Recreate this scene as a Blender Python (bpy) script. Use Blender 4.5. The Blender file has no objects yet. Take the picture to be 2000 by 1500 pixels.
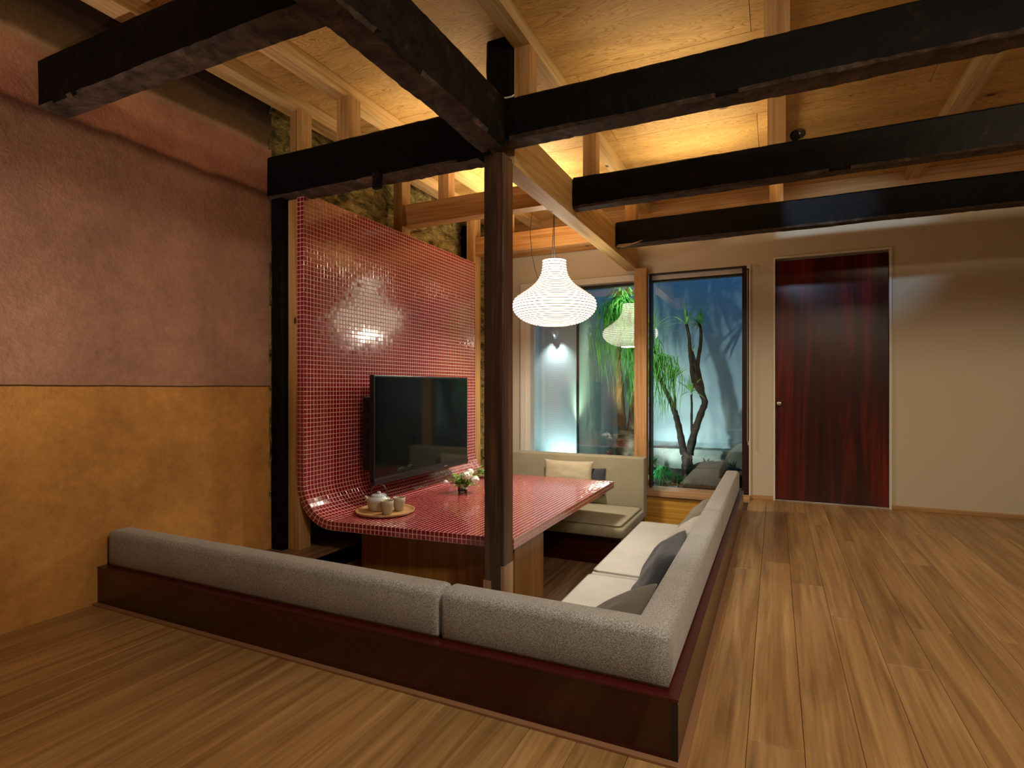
import bpy, bmesh, math, random
from mathutils import Vector, Matrix, noise
S = bpy.context.scene
C = S.collection
R = math.radians
# ------------------------------------------------------------------ camera, world, lights, exposure
cam_d = bpy.data.cameras.new('camera'); cam = bpy.data.objects.new('camera', cam_d); C.objects.link(cam)
cam.location = (0, 0, 1.0); cam.rotation_euler = (R(90), 0, R(25.19))
cam_d.sensor_fit = 'HORIZONTAL'; cam_d.sensor_width = 36; cam_d.lens = 1095 / 2000 * 36
cam_d.shift_y = 0.0035; cam_d.clip_start = 0.02
S.camera = cam
S.view_settings.view_transform = 'Standard'; S.view_settings.look = 'None'
S.view_settings.exposure = 0.6; S.view_settings.gamma = 1.0
S.view_settings.use_curve_mapping = False
w = bpy.data.worlds.new('dusk_sky'); S.world = w; w.use_nodes = True
w.node_tree.nodes['Background'].inputs[0].default_value = (0.0, 0.085, 0.32, 1)
w.node_tree.nodes['Background'].inputs[1].default_value = 1.35

def aim(o, to):
    o.rotation_euler = (Vector(to) - o.location).to_track_quat('-Z', 'Y').to_euler()
def spot(name, loc, to, power, col, size=60, blend=.5, radius=.03):
    d = bpy.data.lights.new(name, 'SPOT'); d.energy = power; d.color = col; d.spot_size = R(size)
    d.spot_blend = blend; d.shadow_soft_size = radius
    o = bpy.data.objects.new(name, d); C.objects.link(o); o.location = loc; aim(o, to); return o
def area(name, loc, to, power, col, sx, sy):
    d = bpy.data.lights.new(name, 'AREA'); d.energy = power; d.color = col; d.shape = 'RECTANGLE'; d.size = sx; d.size_y = sy
    o = bpy.data.objects.new(name, d); C.objects.link(o); o.location = loc; aim(o, to); return o
def point(name, loc, power, col, radius=.05):
    d = bpy.data.lights.new(name, 'POINT'); d.energy = power; d.color = col; d.shadow_soft_size = radius
    o = bpy.data.objects.new(name, d); C.objects.link(o); o.location = loc; return o
WARM = (1, .80, .54); NEUT = (1, .93, .82); COOL = (.80, .90, 1.0)
# track spots among the beams
spot('seat_spot', (-.62, 2.56, 2.14), (-.85, 3.0, -.1), 36, NEUT, 62, .7, .03)
spot('table_spot', (-1.28, 3.85, 2.13), (-1.75, 3.35, .2), 44, NEUT, 74, .8, .03)
spot('tray_spot', (-1.42, 4.9, 2.25), (-2.25, 3.0, .2), 26, NEUT, 42, .6, .02)
spot('beam_spot', (.13, 3.80, 2.47), (.33, 4.62, 2.33), 26, (.45, .72, 1.0), 44, .6, .02)
spot('corner_spot', (.25, 1.0, 2.45), (-.3, 1.75, .3), 22, NEUT, 58, .8, .04)
# warm down-lights of the room behind and right of the camera
area('rear_room_lamp', (-.2, .6, 2.55), (-.9, 1.6, .1), 5, (1, .84, .64), .25, .25)
area('right_room_lamp', (1.5, 2.6, 2.6), (1.0, 3.3, 0), 15, WARM, .3, .3)
area('right_rear_lamp', (.9, .7, 2.6), (.45, 1.5, 0), 24, (1, .84, .62), .3, .3)
spot('left_wall_fill', (-2.35, -.3, .45), (-2.84, 1.3, 2.0), 75, (1, .78, .64), 78, .9, .02)  # unseen low fill, added to brighten the clay wall
# unseen upward fill panels added to brighten the plywood ceiling
UP = (1, .80, .50)
area('ceiling_fill', (-1.9, 4.25, 2.46), (-1.9, 4.25, 3), 9, UP, .6, .8)
area('ceiling_fill_middle', (-1.9, 3.0, 2.40), (-1.9, 3.0, 3), 2.4, UP, .6, .4)
area('ceiling_fill_right', (-.55, 4.12, 2.42), (-.55, 4.12, 3), 4.6, UP, .7, .5)
area('ceiling_fill_right_middle', (-.55, 3.05, 2.42), (-.55, 3.05, 3), 1.6, UP, .7, .4)
area('ceiling_fill_front', (-.4, 1.7, 2.30), (-.4, 1.7, 3), .9, WARM, .6, .4)
o = area('lantern_lower_opening', (-1.64, 4.3, 1.508), (-1.64, 4.3, 0), 17, (1, .90, .74), .22, .22); o.data.shape = 'DISK'
o = area('lantern_upper_opening', (-1.64, 4.3, 2.042), (-1.64, 4.3, 3), 4, (1, .86, .62), .17, .17); o.data.shape = 'DISK'
# garden lamps
spot('garden_wall_lamp', (-2.217, 5.82, 1.60), (-2.22, 5.9, .3), 90, (.82, .97, 1.0), 100, .9, .02)
spot('garden_left_uplight', (-2.12, 5.74, .04), (-2.2, 5.9, 1.2), 26, (.62, .95, 1.0), 120, .9, .02)
spot('garden_ground_spot', (-1.42, 5.88, .06), (-.70, 7.4, .7), 55, (.62, .92, 1.0), 90, .8, .02)
spot('garden_wall_wash', (-1.25, 7.0, .06), (-1.05, 7.4, .7), 9, (.70, .95, 1.0), 130, .9, .03)
spot('garden_palm_spot', (-1.90, 5.78, .5), (-1.5, 6.5, 1.75), 45, (.70, 1.0, .62), 85, .8, .03)
spot('garden_top_spot', (-1.1, 5.75, 2.7), (-1.40, 6.45, 1.3), 110, (.80, 1.0, .80), 64, .8, .03)

# ------------------------------------------------------------------ materials
class NT:
    def __init__(s, name):
        s.m = bpy.data.materials.new(name); s.m.use_nodes = True; s.t = s.m.node_tree; s.n = s.t.nodes; s.l = s.t.links
        s.p = s.n['Principled BSDF']; s.out = s.n['Material Output']
    def add(s, t, **k):
        n = s.n.new(t)
        for a, b in k.items(): setattr(n, a, b)
        return n
    def link(s, a, b): s.l.new(a, b)
    def coords(s, scale=(1, 1, 1), rnd=True, rot=(0, 0, 0)):
        tc = s.add('ShaderNodeTexCoord'); mp = s.add('ShaderNodeMapping')
        mp.inputs['Scale'].default_value = scale; mp.inputs['Rotation'].default_value = rot
        s.link(tc.outputs['Object'], mp.inputs['Vector'])
        if rnd:
            oi = s.add('ShaderNodeObjectInfo'); cx = s.add('ShaderNodeCombineXYZ'); mu = s.add('ShaderNodeMath', operation='MULTIPLY')
            mu.inputs[1].default_value = 37.0; s.link(oi.outputs['Random'], mu.inputs[0])
            for i in range(3): s.link(mu.outputs[0], cx.inputs[i])
            s.link(cx.outputs[0], mp.inputs['Location'])
        return mp.outputs[0]
    def noise(s, v, scale, detail=4, rough=.55, dist=0):
        n = s.add('ShaderNodeTexNoise'); n.inputs['Scale'].default_value = scale; n.inputs['Detail'].default_value = detail
        n.inputs['Roughness'].default_value = rough; n.inputs['Distortion'].default_value = dist
        if v is not None: s.link(v, n.inputs['Vector'])
        return n.outputs['Fac']
    def ramp(s, f, stops):
        r = s.add('ShaderNodeValToRGB'); e = r.color_ramp.elements
        while len(e) < len(stops): e.new(.5)
        for i, (p, c) in enumerate(stops):
            e[i].position = p; e[i].color = (*c, 1) if len(c) == 3 else c
        s.link(f, r.inputs[0]); return r.outputs[0]
    def mix(s, f, a, b, mode='MIX'):
        m = s.add('ShaderNodeMix', data_type='RGBA', blend_type=mode)
        for sock, v in ((m.inputs[0], f), (m.inputs[6], a), (m.inputs[7], b)):
            if hasattr(v, 'is_linked') or isinstance(v, bpy.types.NodeSocket): s.link(v, sock)
            elif isinstance(v, (int, float)): sock.default_value = v
            else: sock.default_value = (*v, 1)
        return m.outputs[2]
    def bump(s, h, strength=.3, dist=.01):
        b = s.add('ShaderNodeBump'); b.inputs['Strength'].default_value = strength; b.inputs['Distance'].default_value = dist
        s.link(h, b.inputs['Height']); s.link(b.outputs[0], s.p.inputs['Normal'])
    def col(s, c):
        if isinstance(c, tuple): s.p.inputs['Base Color'].default_value = (*c, 1)
        else: s.link(c, s.p.inputs['Base Color'])
    def rough(s, v): s.p.inputs['Roughness'].default_value = v
    def spec(s, v): s.p.inputs['Specular IOR Level'].default_value = v

def m_plain(name, c, r=.5, metal=0, spec=.5, coat=0):
    t = NT(name); t.col(c); t.rough(r); t.p.inputs['Metallic'].default_value = metal; t.spec(spec)
    t.p.inputs['Coat Weight'].default_value = coat; t.p.inputs['Coat Roughness'].default_value = .1
    return t.m
def m_wood(name, stops, axis=1, rough=.5, knots=True, fine=1.0, coat=0, spec=.4, var=.25, bump=.15):
    """grain stretched along the axis; stops = dark, mid, light"""
    t = NT(name); sc = [9 * fine] * 3; sc[axis] = .55 * fine
    v = t.coords(tuple(sc)); a = t.noise(v, 2.2, 6, .6, 1.2)
    base = t.ramp(a, [(.28, stops[0]), (.5, stops[1]), (.72, stops[2])])
    sc2 = [60 * fine] * 3; sc2[axis] = 1.3 * fine
    b = t.noise(t.coords(tuple(sc2)), 1.5, 3, .6)
    fb = t.ramp(b, [(.3, (.72, .72, .72)), (.7, (1.12, 1.12, 1.12))])
    c = t.mix(1.0, base, fb, 'MULTIPLY')
    oi = t.add('ShaderNodeObjectInfo')
    ov = t.ramp(oi.outputs['Random'], [(0, (1 - var,) * 3), (1, (1 + var * .6,) * 3)])
    c = t.mix(1.0, c, ov, 'MULTIPLY')
    if knots:
        sk = [5.0] * 3; sk[axis] = 2.6
        vo = t.add('ShaderNodeTexVoronoi'); vo.inputs['Scale'].default_value = 1.0; t.link(t.coords(tuple(sk)), vo.inputs['Vector'])
        kf = t.ramp(vo.outputs['Distance'], [(.045, (1, 1, 1)), (.075, (0, 0, 0))])
        c = t.mix(kf, c, tuple(x * .22 for x in stops[0]))
    t.col(c); t.rough(rough); t.spec(spec); t.p.inputs['Coat Weight'].default_value = coat
    if bump: t.bump(b, bump, .002)
    return t.m
def m_plywood(name, dark, mid, light):
    # rotary-cut veneer: contour lines of a stretched noise field
    t = NT(name); v = t.coords((.5, 3.6, 1)); f = t.noise(v, 1.9, 3.2, .55, .6)
    mu = t.add('ShaderNodeMath', operation='MULTIPLY'); mu.inputs[1].default_value = 38; t.link(f, mu.inputs[0])
    fr = t.add('ShaderNodeMath', operation='FRACT'); t.link(mu.outputs[0], fr.inputs[0])
    n1 = t.noise(t.coords((.8, 3, 1)), 1.6, 4, .55, .5); n2 = t.noise(t.coords((6, 60, 1)), 1.5, 3, .6)
    c = t.mix(1.0, t.ramp(fr.outputs[0], [(.0, light), (.5, light), (.86, mid), (.95, dark), (1.0, mid)]), t.ramp(n1, [(.3, (.74, .70, .64)), (.7, (1.12, 1.12, 1.12))]), 'MULTIPLY')
    c = t.mix(1.0, c, t.ramp(n2, [(.3, (.88, .87, .85)), (.7, (1.06, 1.06, 1.06))]), 'MULTIPLY')
    vo = t.add('ShaderNodeTexVoronoi'); t.link(t.coords((2.0, 3.4, 1)), vo.inputs['Vector']); vo.inputs['Scale'].default_value = 1
    kf = t.ramp(vo.outputs['Distance'], [(.055, (1, 1, 1)), (.10, (0, 0, 0))])
    c = t.mix(kf, c, (.06, .025, .010))
    t.col(c); t.rough(.55); t.spec(.3); return t.m
def m_old(name, c0, c1, c2):
    t = NT(name); n = t.noise(t.coords((7, 7, 7)), 1.6, 7, .68, .6)
    t.col(t.ramp(n, [(.38, c0), (.6, c1), (.78, c2)])); t.rough(.65); t.spec(.12)
    n2 = t.noise(t.coords((30, 30, 30)), 1.4, 6, .7); t.bump(n2, .7, .006); return t.m
def m_fabric(name, c, dark=.55, scale=420, light=1.35):
    t = NT(name); v = t.coords((1, 1, 1), rnd=False)
    n = t.noise(v, scale, 2, .7); n2 = t.noise(v, 6, 3)
    a = t.ramp(n, [(.33, tuple(x * dark for x in c)), (.5, c), (.68, tuple(min(1, x * light) for x in c))])
    b = t.ramp(n2, [(.3, (.92, .92, .92)), (.7, (1.06, 1.06, 1.06))])
    t.col(t.mix(1.0, a, b, 'MULTIPLY')); t.rough(.95); t.spec(.12)
    t.p.inputs['Sheen Weight'].default_value = .25; t.p.inputs['Sheen Roughness'].default_value = .5
    t.bump(n, .35, .002); return t.m

M = {}
M['plywood'] = m_plywood('ceiling_plywood', (.30, .145, .04), (.46, .265, .08), (.57, .36, .125))
M['new_timber'] = m_wood('new_timber', [(.48, .28, .10), (.64, .42, .175), (.74, .54, .27)], 1, .55, True, .8)
M['new_timber_x'] = m_wood('new_timber_x', [(.36, .15, .04), (.50, .25, .08), (.60, .34, .13)], 0, .55, True, .8)
M['new_timber_z'] = m_wood('new_timber_z', [(.36, .17, .05), (.50, .27, .095), (.60, .36, .15)], 2, .55, True, .8)
M['old_black'] = m_old('old_blackened_timber', (.0012, .001, .001), (.0035, .0026, .0022), (.022, .012, .008))
M['old_brown'] = m_old('old_brown_timber', (.003, .0022, .0018), (.013, .009, .0065), (.10, .045, .028))
M['lit_underside'] = m_old('lamp_lit_hewn_underside', (.03, .023, .018), (.09, .062, .045), (.22, .13, .085))  # lamp light on the beams' downward faces put into a lighter wood tone
M['red_underside'] = m_old('reddish_hewn_underside', (.035, .028, .024), (.09, .072, .06), (.30, .10, .06))  # same painted lamp light, on the reddish wood of the overhead beam
M['pillar_face'] = m_wood('pillar_timber', [(.016, .009, .006), (.048, .024, .014), (.12, .055, .03)], 2, .5, False, .8, bump=.5)
M['pale_inlay'] = m_wood('pale_spliced_timber', [(.20, .10, .05), (.32, .18, .10), (.42, .26, .15)], 2, .55, True, .8)
M['floor_wood'] = m_wood('floor_oak', [(.22, .112, .038), (.37, .21, .078), (.48, .295, .125)], 1, .38, False, .75, .08, .5, .16)
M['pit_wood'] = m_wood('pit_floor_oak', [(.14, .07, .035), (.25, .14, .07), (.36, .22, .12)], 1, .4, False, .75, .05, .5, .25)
M['red_lacquer'] = m_wood('red_lacquered_plywood', [(.012, .0008, .0006), (.040, .0022, .0018), (.075, .006, .005)], 0, .24, False, .45, .35, .5, .1, 0)
M['red_edge'] = m_plain('red_lacquer_edge', (.055, .005, .005), .3, coat=.2)
M['brown_lacquer'] = m_wood('brown_lacquered_plywood', [(.012, .0035, .002), (.03, .009, .004), (.06, .02, .008)], 1, .28, False, .5, .3, .5, .1, 0)
M['door_red'] = m_wood('door_red_stain', [(.008, .0014, .001), (.05, .004, .003), (.20, .012, .007)], 2, .3, False, .32, .25, .5, 0, 0)
M['dark_red_trim'] = m_plain('dark_red_trim', (.022, .006, .005), .4)
M['plate_ply'] = m_wood('amber_plywood', [(.50, .24, .030), (.60, .31, .045), (.70, .38, .07)], 0, .4, False, .6, .1)
M['sill_wood'] = m_wood('sill_timber', [(.40, .22, .09), (.52, .31, .14), (.60, .38, .19)], 0, .4, False, .7)
M['pedestal'] = m_wood('pedestal_plywood', [(.22, .085, .018), (.32, .14, .032), (.42, .20, .055)], 2, .4, False, .5, .15)
M['skirt'] = m_plain('floor_edge_strip', (.26, .13, .065), .4)
M['fabric'] = m_fabric('grey_wool_upholstery', (.315, .31, .305), .38, 330, 1.85)
M['fabric_bench'] = m_fabric('bench_upholstery', (.35, .315, .21), .7, 330, 1.2)
M['fabric_seat'] = m_fabric('seat_upholstery', (.50, .485, .44), .78, 300, 1.15)
M['pillow_dark'] = m_fabric('charcoal_pillow', (.055, .058, .068), .7, 260, 1.3)
M['pillow_olive'] = m_fabric('olive_grey_pillow', (.11, .095, .072), .7, 260, 1.3)
M['pillow_light'] = m_fabric('pale_grey_pillow', (.44, .42, .38), .8, 260, 1.2)
M['pillow_beige'] = m_fabric('beige_pillow', (.50, .43, .29), .8, 260, 1.2)
M['pillow_taupe'] = m_fabric('taupe_pillow', (.20, .17, .125), .75, 260, 1.2)
t = NT('red_glazed_tile'); oi = t.add('ShaderNodeObjectInfo')
n = t.noise(t.coords((1, 1, 1), rnd=False), 38, 2); t.col(t.ramp(n, [(.35, (.19, .005, .010)), (.65, (.30, .010, .018))])); t.rough(.17); t.spec(.6)
t.p.inputs['Coat Weight'].default_value = .8; t.p.inputs['Coat IOR'].default_value = 1.6; t.p.inputs['Coat Roughness'].default_value = .14; M['tile'] = t.m
M['grout'] = m_plain('pink_grout', (.78, .50, .46), .7, spec=.2)
M['white_wall'] = m_plain('cream_wall_paint', (.60, .54, .42), .85, spec=.2)
M['frame_pale'] = m_plain('pale_window_frame', (.72, .69, .62), .5)
M['black_frame'] = m_plain('black_window_frame', (.012, .010, .009), .4)
M['tv_body'] = m_plain('black_television_casing', (.008, .008, .009), .35)
M['tv_screen'] = m_plain('television_screen', (.004, .006, .006), .06, spec=.32)
M['steel'] = m_plain('brushed_steel', (.55, .53, .5), .3, 1)
M['black_metal'] = m_plain('black_metal', (.012, .012, .013), .35, .3)
M['ceramic'] = m_plain('speckled_cream_ceramic', (.50, .44, .33), .55)
M['ceramic_lid'] = m_plain('pale_blue_glazed_ceramic', (.55, .62, .66), .22, coat=.4)
M['cup'] = m_plain('ridged_stone_cup', (.40, .34, .25), .6)
M['tray'] = m_wood('tray_wood', [(.42, .22, .08), (.56, .33, .14), (.66, .43, .21)], 0, .4, False, 1.2)
M['handle_metal'] = m_plain('dark_bail_handle', (.10, .08, .075), .25, .7)
M['petal'] = m_plain('white_petal', (.86, .86, .80), .7)
M['rib'] = m_plain('bamboo_rib', (.22, .15, .08), .6)
M['white_chain'] = m_plain('white_bead_chain', (.75, .72, .66), .4)
M['cord'] = m_plain('black_cord', (.01, .008, .008), .5)
M['garden_wall'] = m_plain('white_garden_render', (.62, .66, .66), .85, spec=.2)
M['curb'] = m_plain('concrete_curb', (.42, .40, .33), .85)
M['bark'] = m_old('plant_bark', (.10, .055, .035), (.20, .125, .08), (.34, .26, .17))
M['bark_dark'] = m_old('dark_plant_bark', (.02, .014, .011), (.055, .035, .025), (.12, .08, .055))
M['rock'] = m_old('mossy_rock', (.02, .035, .025), (.05, .075, .055), (.14, .17, .13))
t = NT('garden_soil'); n = t.noise(t.coords((1, 1, 1), False), 30, 6, .7); t.col(t.ramp(n, [(.3, (.012, .010, .006)), (.7, (.07, .06, .035))])); t.bump(n, 1, .03); t.rough(.95); M['soil'] = t.m
def m_leaf(name, a, b):
    t = NT(name); n = t.noise(t.coords((1, 1, 1), False), 9, 3); t.col(t.ramp(n, [(.35, a), (.65, b)])); t.rough(.45); t.spec(.4)
    tr = t.add('ShaderNodeBsdfTranslucent'); tr.inputs[0].default_value = (*b, 1); mx = t.add('ShaderNodeMixShader'); mx.inputs[0].default_value = .35
    t.link(t.p.outputs[0], mx.inputs[1]); t.link(tr.outputs[0], mx.inputs[2]); t.link(mx.outputs[0], t.out.inputs[0]); return t.m
M['leaf_palm'] = m_leaf('palm_leaf', (.06, .30, .07), (.26, .60, .12))
M['leaf_spiky'] = m_leaf('spiky_leaf', (.13, .33, .06), (.34, .55, .14))
M['leaf_fern'] = m_leaf('fern_leaf', (.015, .15, .03), (.05, .33, .07))
M['leaf_dark'] = m_leaf('dark_shrub_leaf', (.010, .045, .016), (.03, .10, .035))
M['leaf_bouquet'] = m_leaf('bouquet_leaf', (.14, .36, .05), (.38, .60, .16))
M['leaf_red'] = m_leaf('red_shrub_leaf', (.45, .06, .05), (.75, .35, .28))
# plaster of the left wall: clay bands at their own heights, shadow painted into the olive top
def m_plaster():
    t = NT('old_clay_plaster'); tc = t.add('ShaderNodeTexCoord'); sp = t.add('ShaderNodeSeparateXYZ'); t.link(tc.outputs['Object'], sp.inputs[0])
    v = t.coords((1, 1, 1), False); wob = t.noise(v, 2.3, 5, .6)
    ma = t.add('ShaderNodeMath', operation='MULTIPLY_ADD'); ma.inputs[1].default_value = .07; t.link(wob, ma.inputs[0]); t.link(sp.outputs[2], ma.inputs[2])
    dv = t.add('ShaderNodeMath', operation='DIVIDE'); t.link(ma.outputs[0], dv.inputs[0]); dv.inputs[1].default_value = 3.0
    b = lambda z: (z + .035) / 3
    r = t.add('ShaderNodeValToRGB'); e = r.color_ramp.elements
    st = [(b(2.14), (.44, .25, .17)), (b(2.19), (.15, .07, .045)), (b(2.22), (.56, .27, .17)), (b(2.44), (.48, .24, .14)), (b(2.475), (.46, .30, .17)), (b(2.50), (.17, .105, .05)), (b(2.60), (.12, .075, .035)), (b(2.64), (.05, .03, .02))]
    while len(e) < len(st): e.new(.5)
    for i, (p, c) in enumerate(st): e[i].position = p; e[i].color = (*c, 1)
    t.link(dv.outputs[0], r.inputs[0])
    m2 = t.add('ShaderNodeMath', operation='MULTIPLY_ADD'); m2.inputs[1].default_value = .012; t.link(wob, m2.inputs[0]); t.link(sp.outputs[2], m2.inputs[2])
    lo = t.ramp(m2.outputs[0], [(.0, (1, 1, 1)), (.5, (1, 1, 1))])
    # mask below the crack at 1.01 m
    lt = t.add('ShaderNodeMath', operation='LESS_THAN'); lt.inputs[1].default_value = 1.014; t.link(m2.outputs[0], lt.inputs[0])
    cr = t.add('ShaderNodeMath', operation='COMPARE'); cr.inputs[1].default_value = 1.014; cr.inputs[2].default_value = .0035; t.link(m2.outputs[0], cr.inputs[0])
    n1 = t.noise(v, 3.5, 6, .65); n2 = t.noise(v, 26, 6, .7)
    mot = t.mix(1.0, t.ramp(n1, [(.3, (.78, .76, .76)), (.7, (1.18, 1.16, 1.12))]), t.ramp(n2, [(.3, (.86, .86, .86)), (.7, (1.1, 1.1, 1.1))]), 'MULTIPLY')
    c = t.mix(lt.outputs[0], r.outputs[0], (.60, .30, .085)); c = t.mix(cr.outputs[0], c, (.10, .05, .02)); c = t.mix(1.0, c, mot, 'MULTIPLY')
    t.col(c); t.rough(.92); t.spec(.15); t.bump(n2, .5, .012); return t.m
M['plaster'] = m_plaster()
t = NT('rough_straw_clay'); v = t.coords((1, 1, 2.2), False); a = t.noise(v, 5, 7, .7, .8); b = t.noise(t.coords((9, 9, 26), False, (.5, 0, 0)), 3, 5, .75)
c = t.mix(1.0, t.ramp(a, [(.36, (.07, .055, .018)), (.5, (.36, .27, .09)), (.68, (.75, .60, .26))]), t.ramp(b, [(.35, (.5, .5, .5)), (.7, (1.3, 1.3, 1.3))]), 'MULTIPLY')
t.col(c); t.rough(.95); t.spec(.1); t.bump(a, 1, .05); M['clay_rough'] = t.m
# paper shade: it gives off the lamp's light
t = NT('lit_washi_paper'); lw = t.add('ShaderNodeLayerWeight'); lw.inputs[0].default_value = .35
em = t.add('ShaderNodeEmission'); tc = t.add('ShaderNodeTexCoord')
fi = t.noise(tc.outputs['Object'], 14, 5, .7)
em.inputs[1].default_value = 3.0
t.link(t.ramp(fi, [(.3, (1.0, .84, .60)), (.7, (1.0, .92, .72))]), em.inputs[0]); t.link(em.outputs[0], t.out.inputs[0]); M['paper'] = t.m
def m_glass(name, tint, gl=1.0):
    t = NT(name); tr = t.add('ShaderNodeBsdfTransparent'); tr.inputs[0].default_value = (*tint, 1)
    g = t.add('ShaderNodeBsdfGlossy'); g.inputs['Roughness'].default_value = .004; fr = t.add('ShaderNodeFresnel'); fr.inputs[0].default_value = 1.52
    mu = t.add('ShaderNodeMath', operation='MULTIPLY'); mu.inputs[1].default_value = gl; t.link(fr.outputs[0], mu.inputs[0])
    mx = t.add('ShaderNodeMixShader'); t.link(mu.outputs[0], mx.inputs[0]); t.link(tr.outputs[0], mx.inputs[1]); t.link(g.outputs[0], mx.inputs[2])
    t.link(mx.outputs[0], t.out.inputs[0]); return t.m
M['glass'] = m_glass('window_glass', (.93, .97, .96), 3.2)
M['vase_glass'] = m_glass('vase_glass', (.90, .95, .93), 2.0)

# ------------------------------------------------------------------ mesh helpers
def link(o, parent=None):
    C.objects.link(o)
    if parent: o.parent = parent
    return o
def tag(o, label=None, cat=None, group=None, kind=None):
    if label: o['label'] = label
    if cat: o['category'] = cat
    if group: o['group'] = group
    if kind: o['kind'] = kind
    return o
def empty(name, loc=(0, 0, 0), label=None, cat=None, group=None, kind=None):
    o = bpy.data.objects.new(name, None); o.empty_display_size = .1; o.location = loc; C.objects.link(o)
    return tag(o, label, cat, group, kind)
class MB:
    def __init__(s): s.v = []; s.f = []
    def box(s, x0, x1, y0, y1, z0, z1):
        b = len(s.v)
        s.v += [(x, y, z) for z in (z0, z1) for y in (y0, y1) for x in (x0, x1)]
        s.f += [tuple(b + i for i in q) for q in ((0, 2, 3, 1), (4, 5, 7, 6), (0, 1, 5, 4), (2, 6, 7, 3), (0, 4, 6, 2), (1, 3, 7, 5))]
        return s
    def tube(s, pts, rad, n=8, cap=True):
        pts = [Vector(p) for p in pts]; b = len(s.v); up = None
        for i, p in enumerate(pts):
            d = (pts[min(i + 1, len(pts) - 1)] - pts[max(i - 1, 0)]).normalized()
            if up is None: up = d.orthogonal().normalized()
            up = (up - d * up.dot(d)).normalized(); sd = d.cross(up)
            r = rad[i] if isinstance(rad, (list, tuple)) else rad
            for k in range(n):
                a = 2 * math.pi * k / n; q = p + (up * math.cos(a) + sd * math.sin(a)) * r; s.v.append(tuple(q))
        for i in range(len(pts) - 1):
            for k in range(n):
                a = b + i * n + k; c = b + i * n + (k + 1) % n; s.f.append((a, c, c + n, a + n))
        if cap:
            s.f.append(tuple(b + k for k in range(n))[::-1]); s.f.append(tuple(b + (len(pts) - 1) * n + k for k in range(n)))
        return s
    def lathe(s, prof, cx=0, cy=0, n=32, cap0=True, cap1=True):
        b = len(s.v)
        for r, z in prof:
            for k in range(n):
                a = 2 * math.pi * k / n; s.v.append((cx + r * math.cos(a), cy + r * math.sin(a), z))
        for i in range(len(prof) - 1):
            for k in range(n):
                a = b + i * n + k; c = b + i * n + (k + 1) % n; s.f.append((a, c, c + n, a + n))
        if cap0: s.f.append(tuple(b + k for k in range(n))[::-1])
        if cap1: s.f.append(tuple(b + (len(prof) - 1) * n + k for k in range(n)))
        return s
    def prism(s, poly, axis, a0, a1):
        """poly of 2-D points swept along an axis"""
        b = len(s.v); n = len(poly)
        for a in (a0, a1):
            for p in poly:
                q = list(p); q.insert(axis, a); s.v.append(tuple(q))
        for k in range(n): s.f.append((b + k, b + (k + 1) % n, b + n + (k + 1) % n, b + n + k))
        s.f.append(tuple(b + k for k in range(n))[::-1]); s.f.append(tuple(b + n + k for k in range(n)))
        return s
    def ribbon(s, pts, wid, side=None, fold=0.0):
        """a leaf: a tapering strip"""
        pts = [Vector(p) for p in pts]; b = len(s.v); N = len(pts)
        for i, p in enumerate(pts):
            d = (pts[min(i + 1, N - 1)] - pts[max(i - 1, 0)]).normalized()
            sd = d.cross(Vector((0, 0, 1)))
            if sd.length < .15 or side is not None: sd = d.cross(Vector(side) if side is not None else Vector((.3, 1, 0)))
            sd.normalize(); tt = i / (N - 1); wd = wid * (0.55 + .9 * tt) if tt < .3 else wid * (1 - ((tt - .3) / .7) ** 2 * .97)
            s.v += [tuple(p - sd * wd / 2), tuple(p + sd * wd / 2)]
        for i in range(N - 1): s.f.append((b + 2 * i, b + 2 * i + 1, b + 2 * i + 3, b + 2 * i + 2))
        return s
    def build(s, name, mat, parent=None, smooth=False, bevel=0, segs=2, origin=None, fix=True):
        me = bpy.data.meshes.new(name)
        vs = s.v
        if origin: vs = [(x - origin[0], y - origin[1], z - origin[2]) for x, y, z in vs]
        me.from_pydata(vs, [], s.f); me.materials.append(M[mat] if isinstance(mat, str) else mat)
        if bevel or fix:
            bm = bmesh.new(); bm.from_mesh(me)
            if fix: bmesh.ops.recalc_face_normals(bm, faces=bm.faces)
            if bevel: bmesh.ops.bevel(bm, geom=bm.edges, offset=bevel, segments=segs, affect='EDGES', profile=.6)
            bm.to_mesh(me); bm.free()
        if smooth:
            for p in me.polygons: p.use_smooth = True
        o = bpy.data.objects.new(name, me)
        if origin: o.location = origin
        return link(o, parent)
def box(name, mat, x0, x1, y0, y1, z0, z1, parent=None, bevel=0.0, segs=2, local=False, smooth=False):
    org = None if local else ((x0 + x1) / 2, (y0 + y1) / 2, z0)
    if parent is not None: org = None
    return MB().box(x0, x1, y0, y1, z0, z1).build(name, mat, parent, bevel=bevel, segs=segs, origin=org, smooth=smooth)
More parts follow.
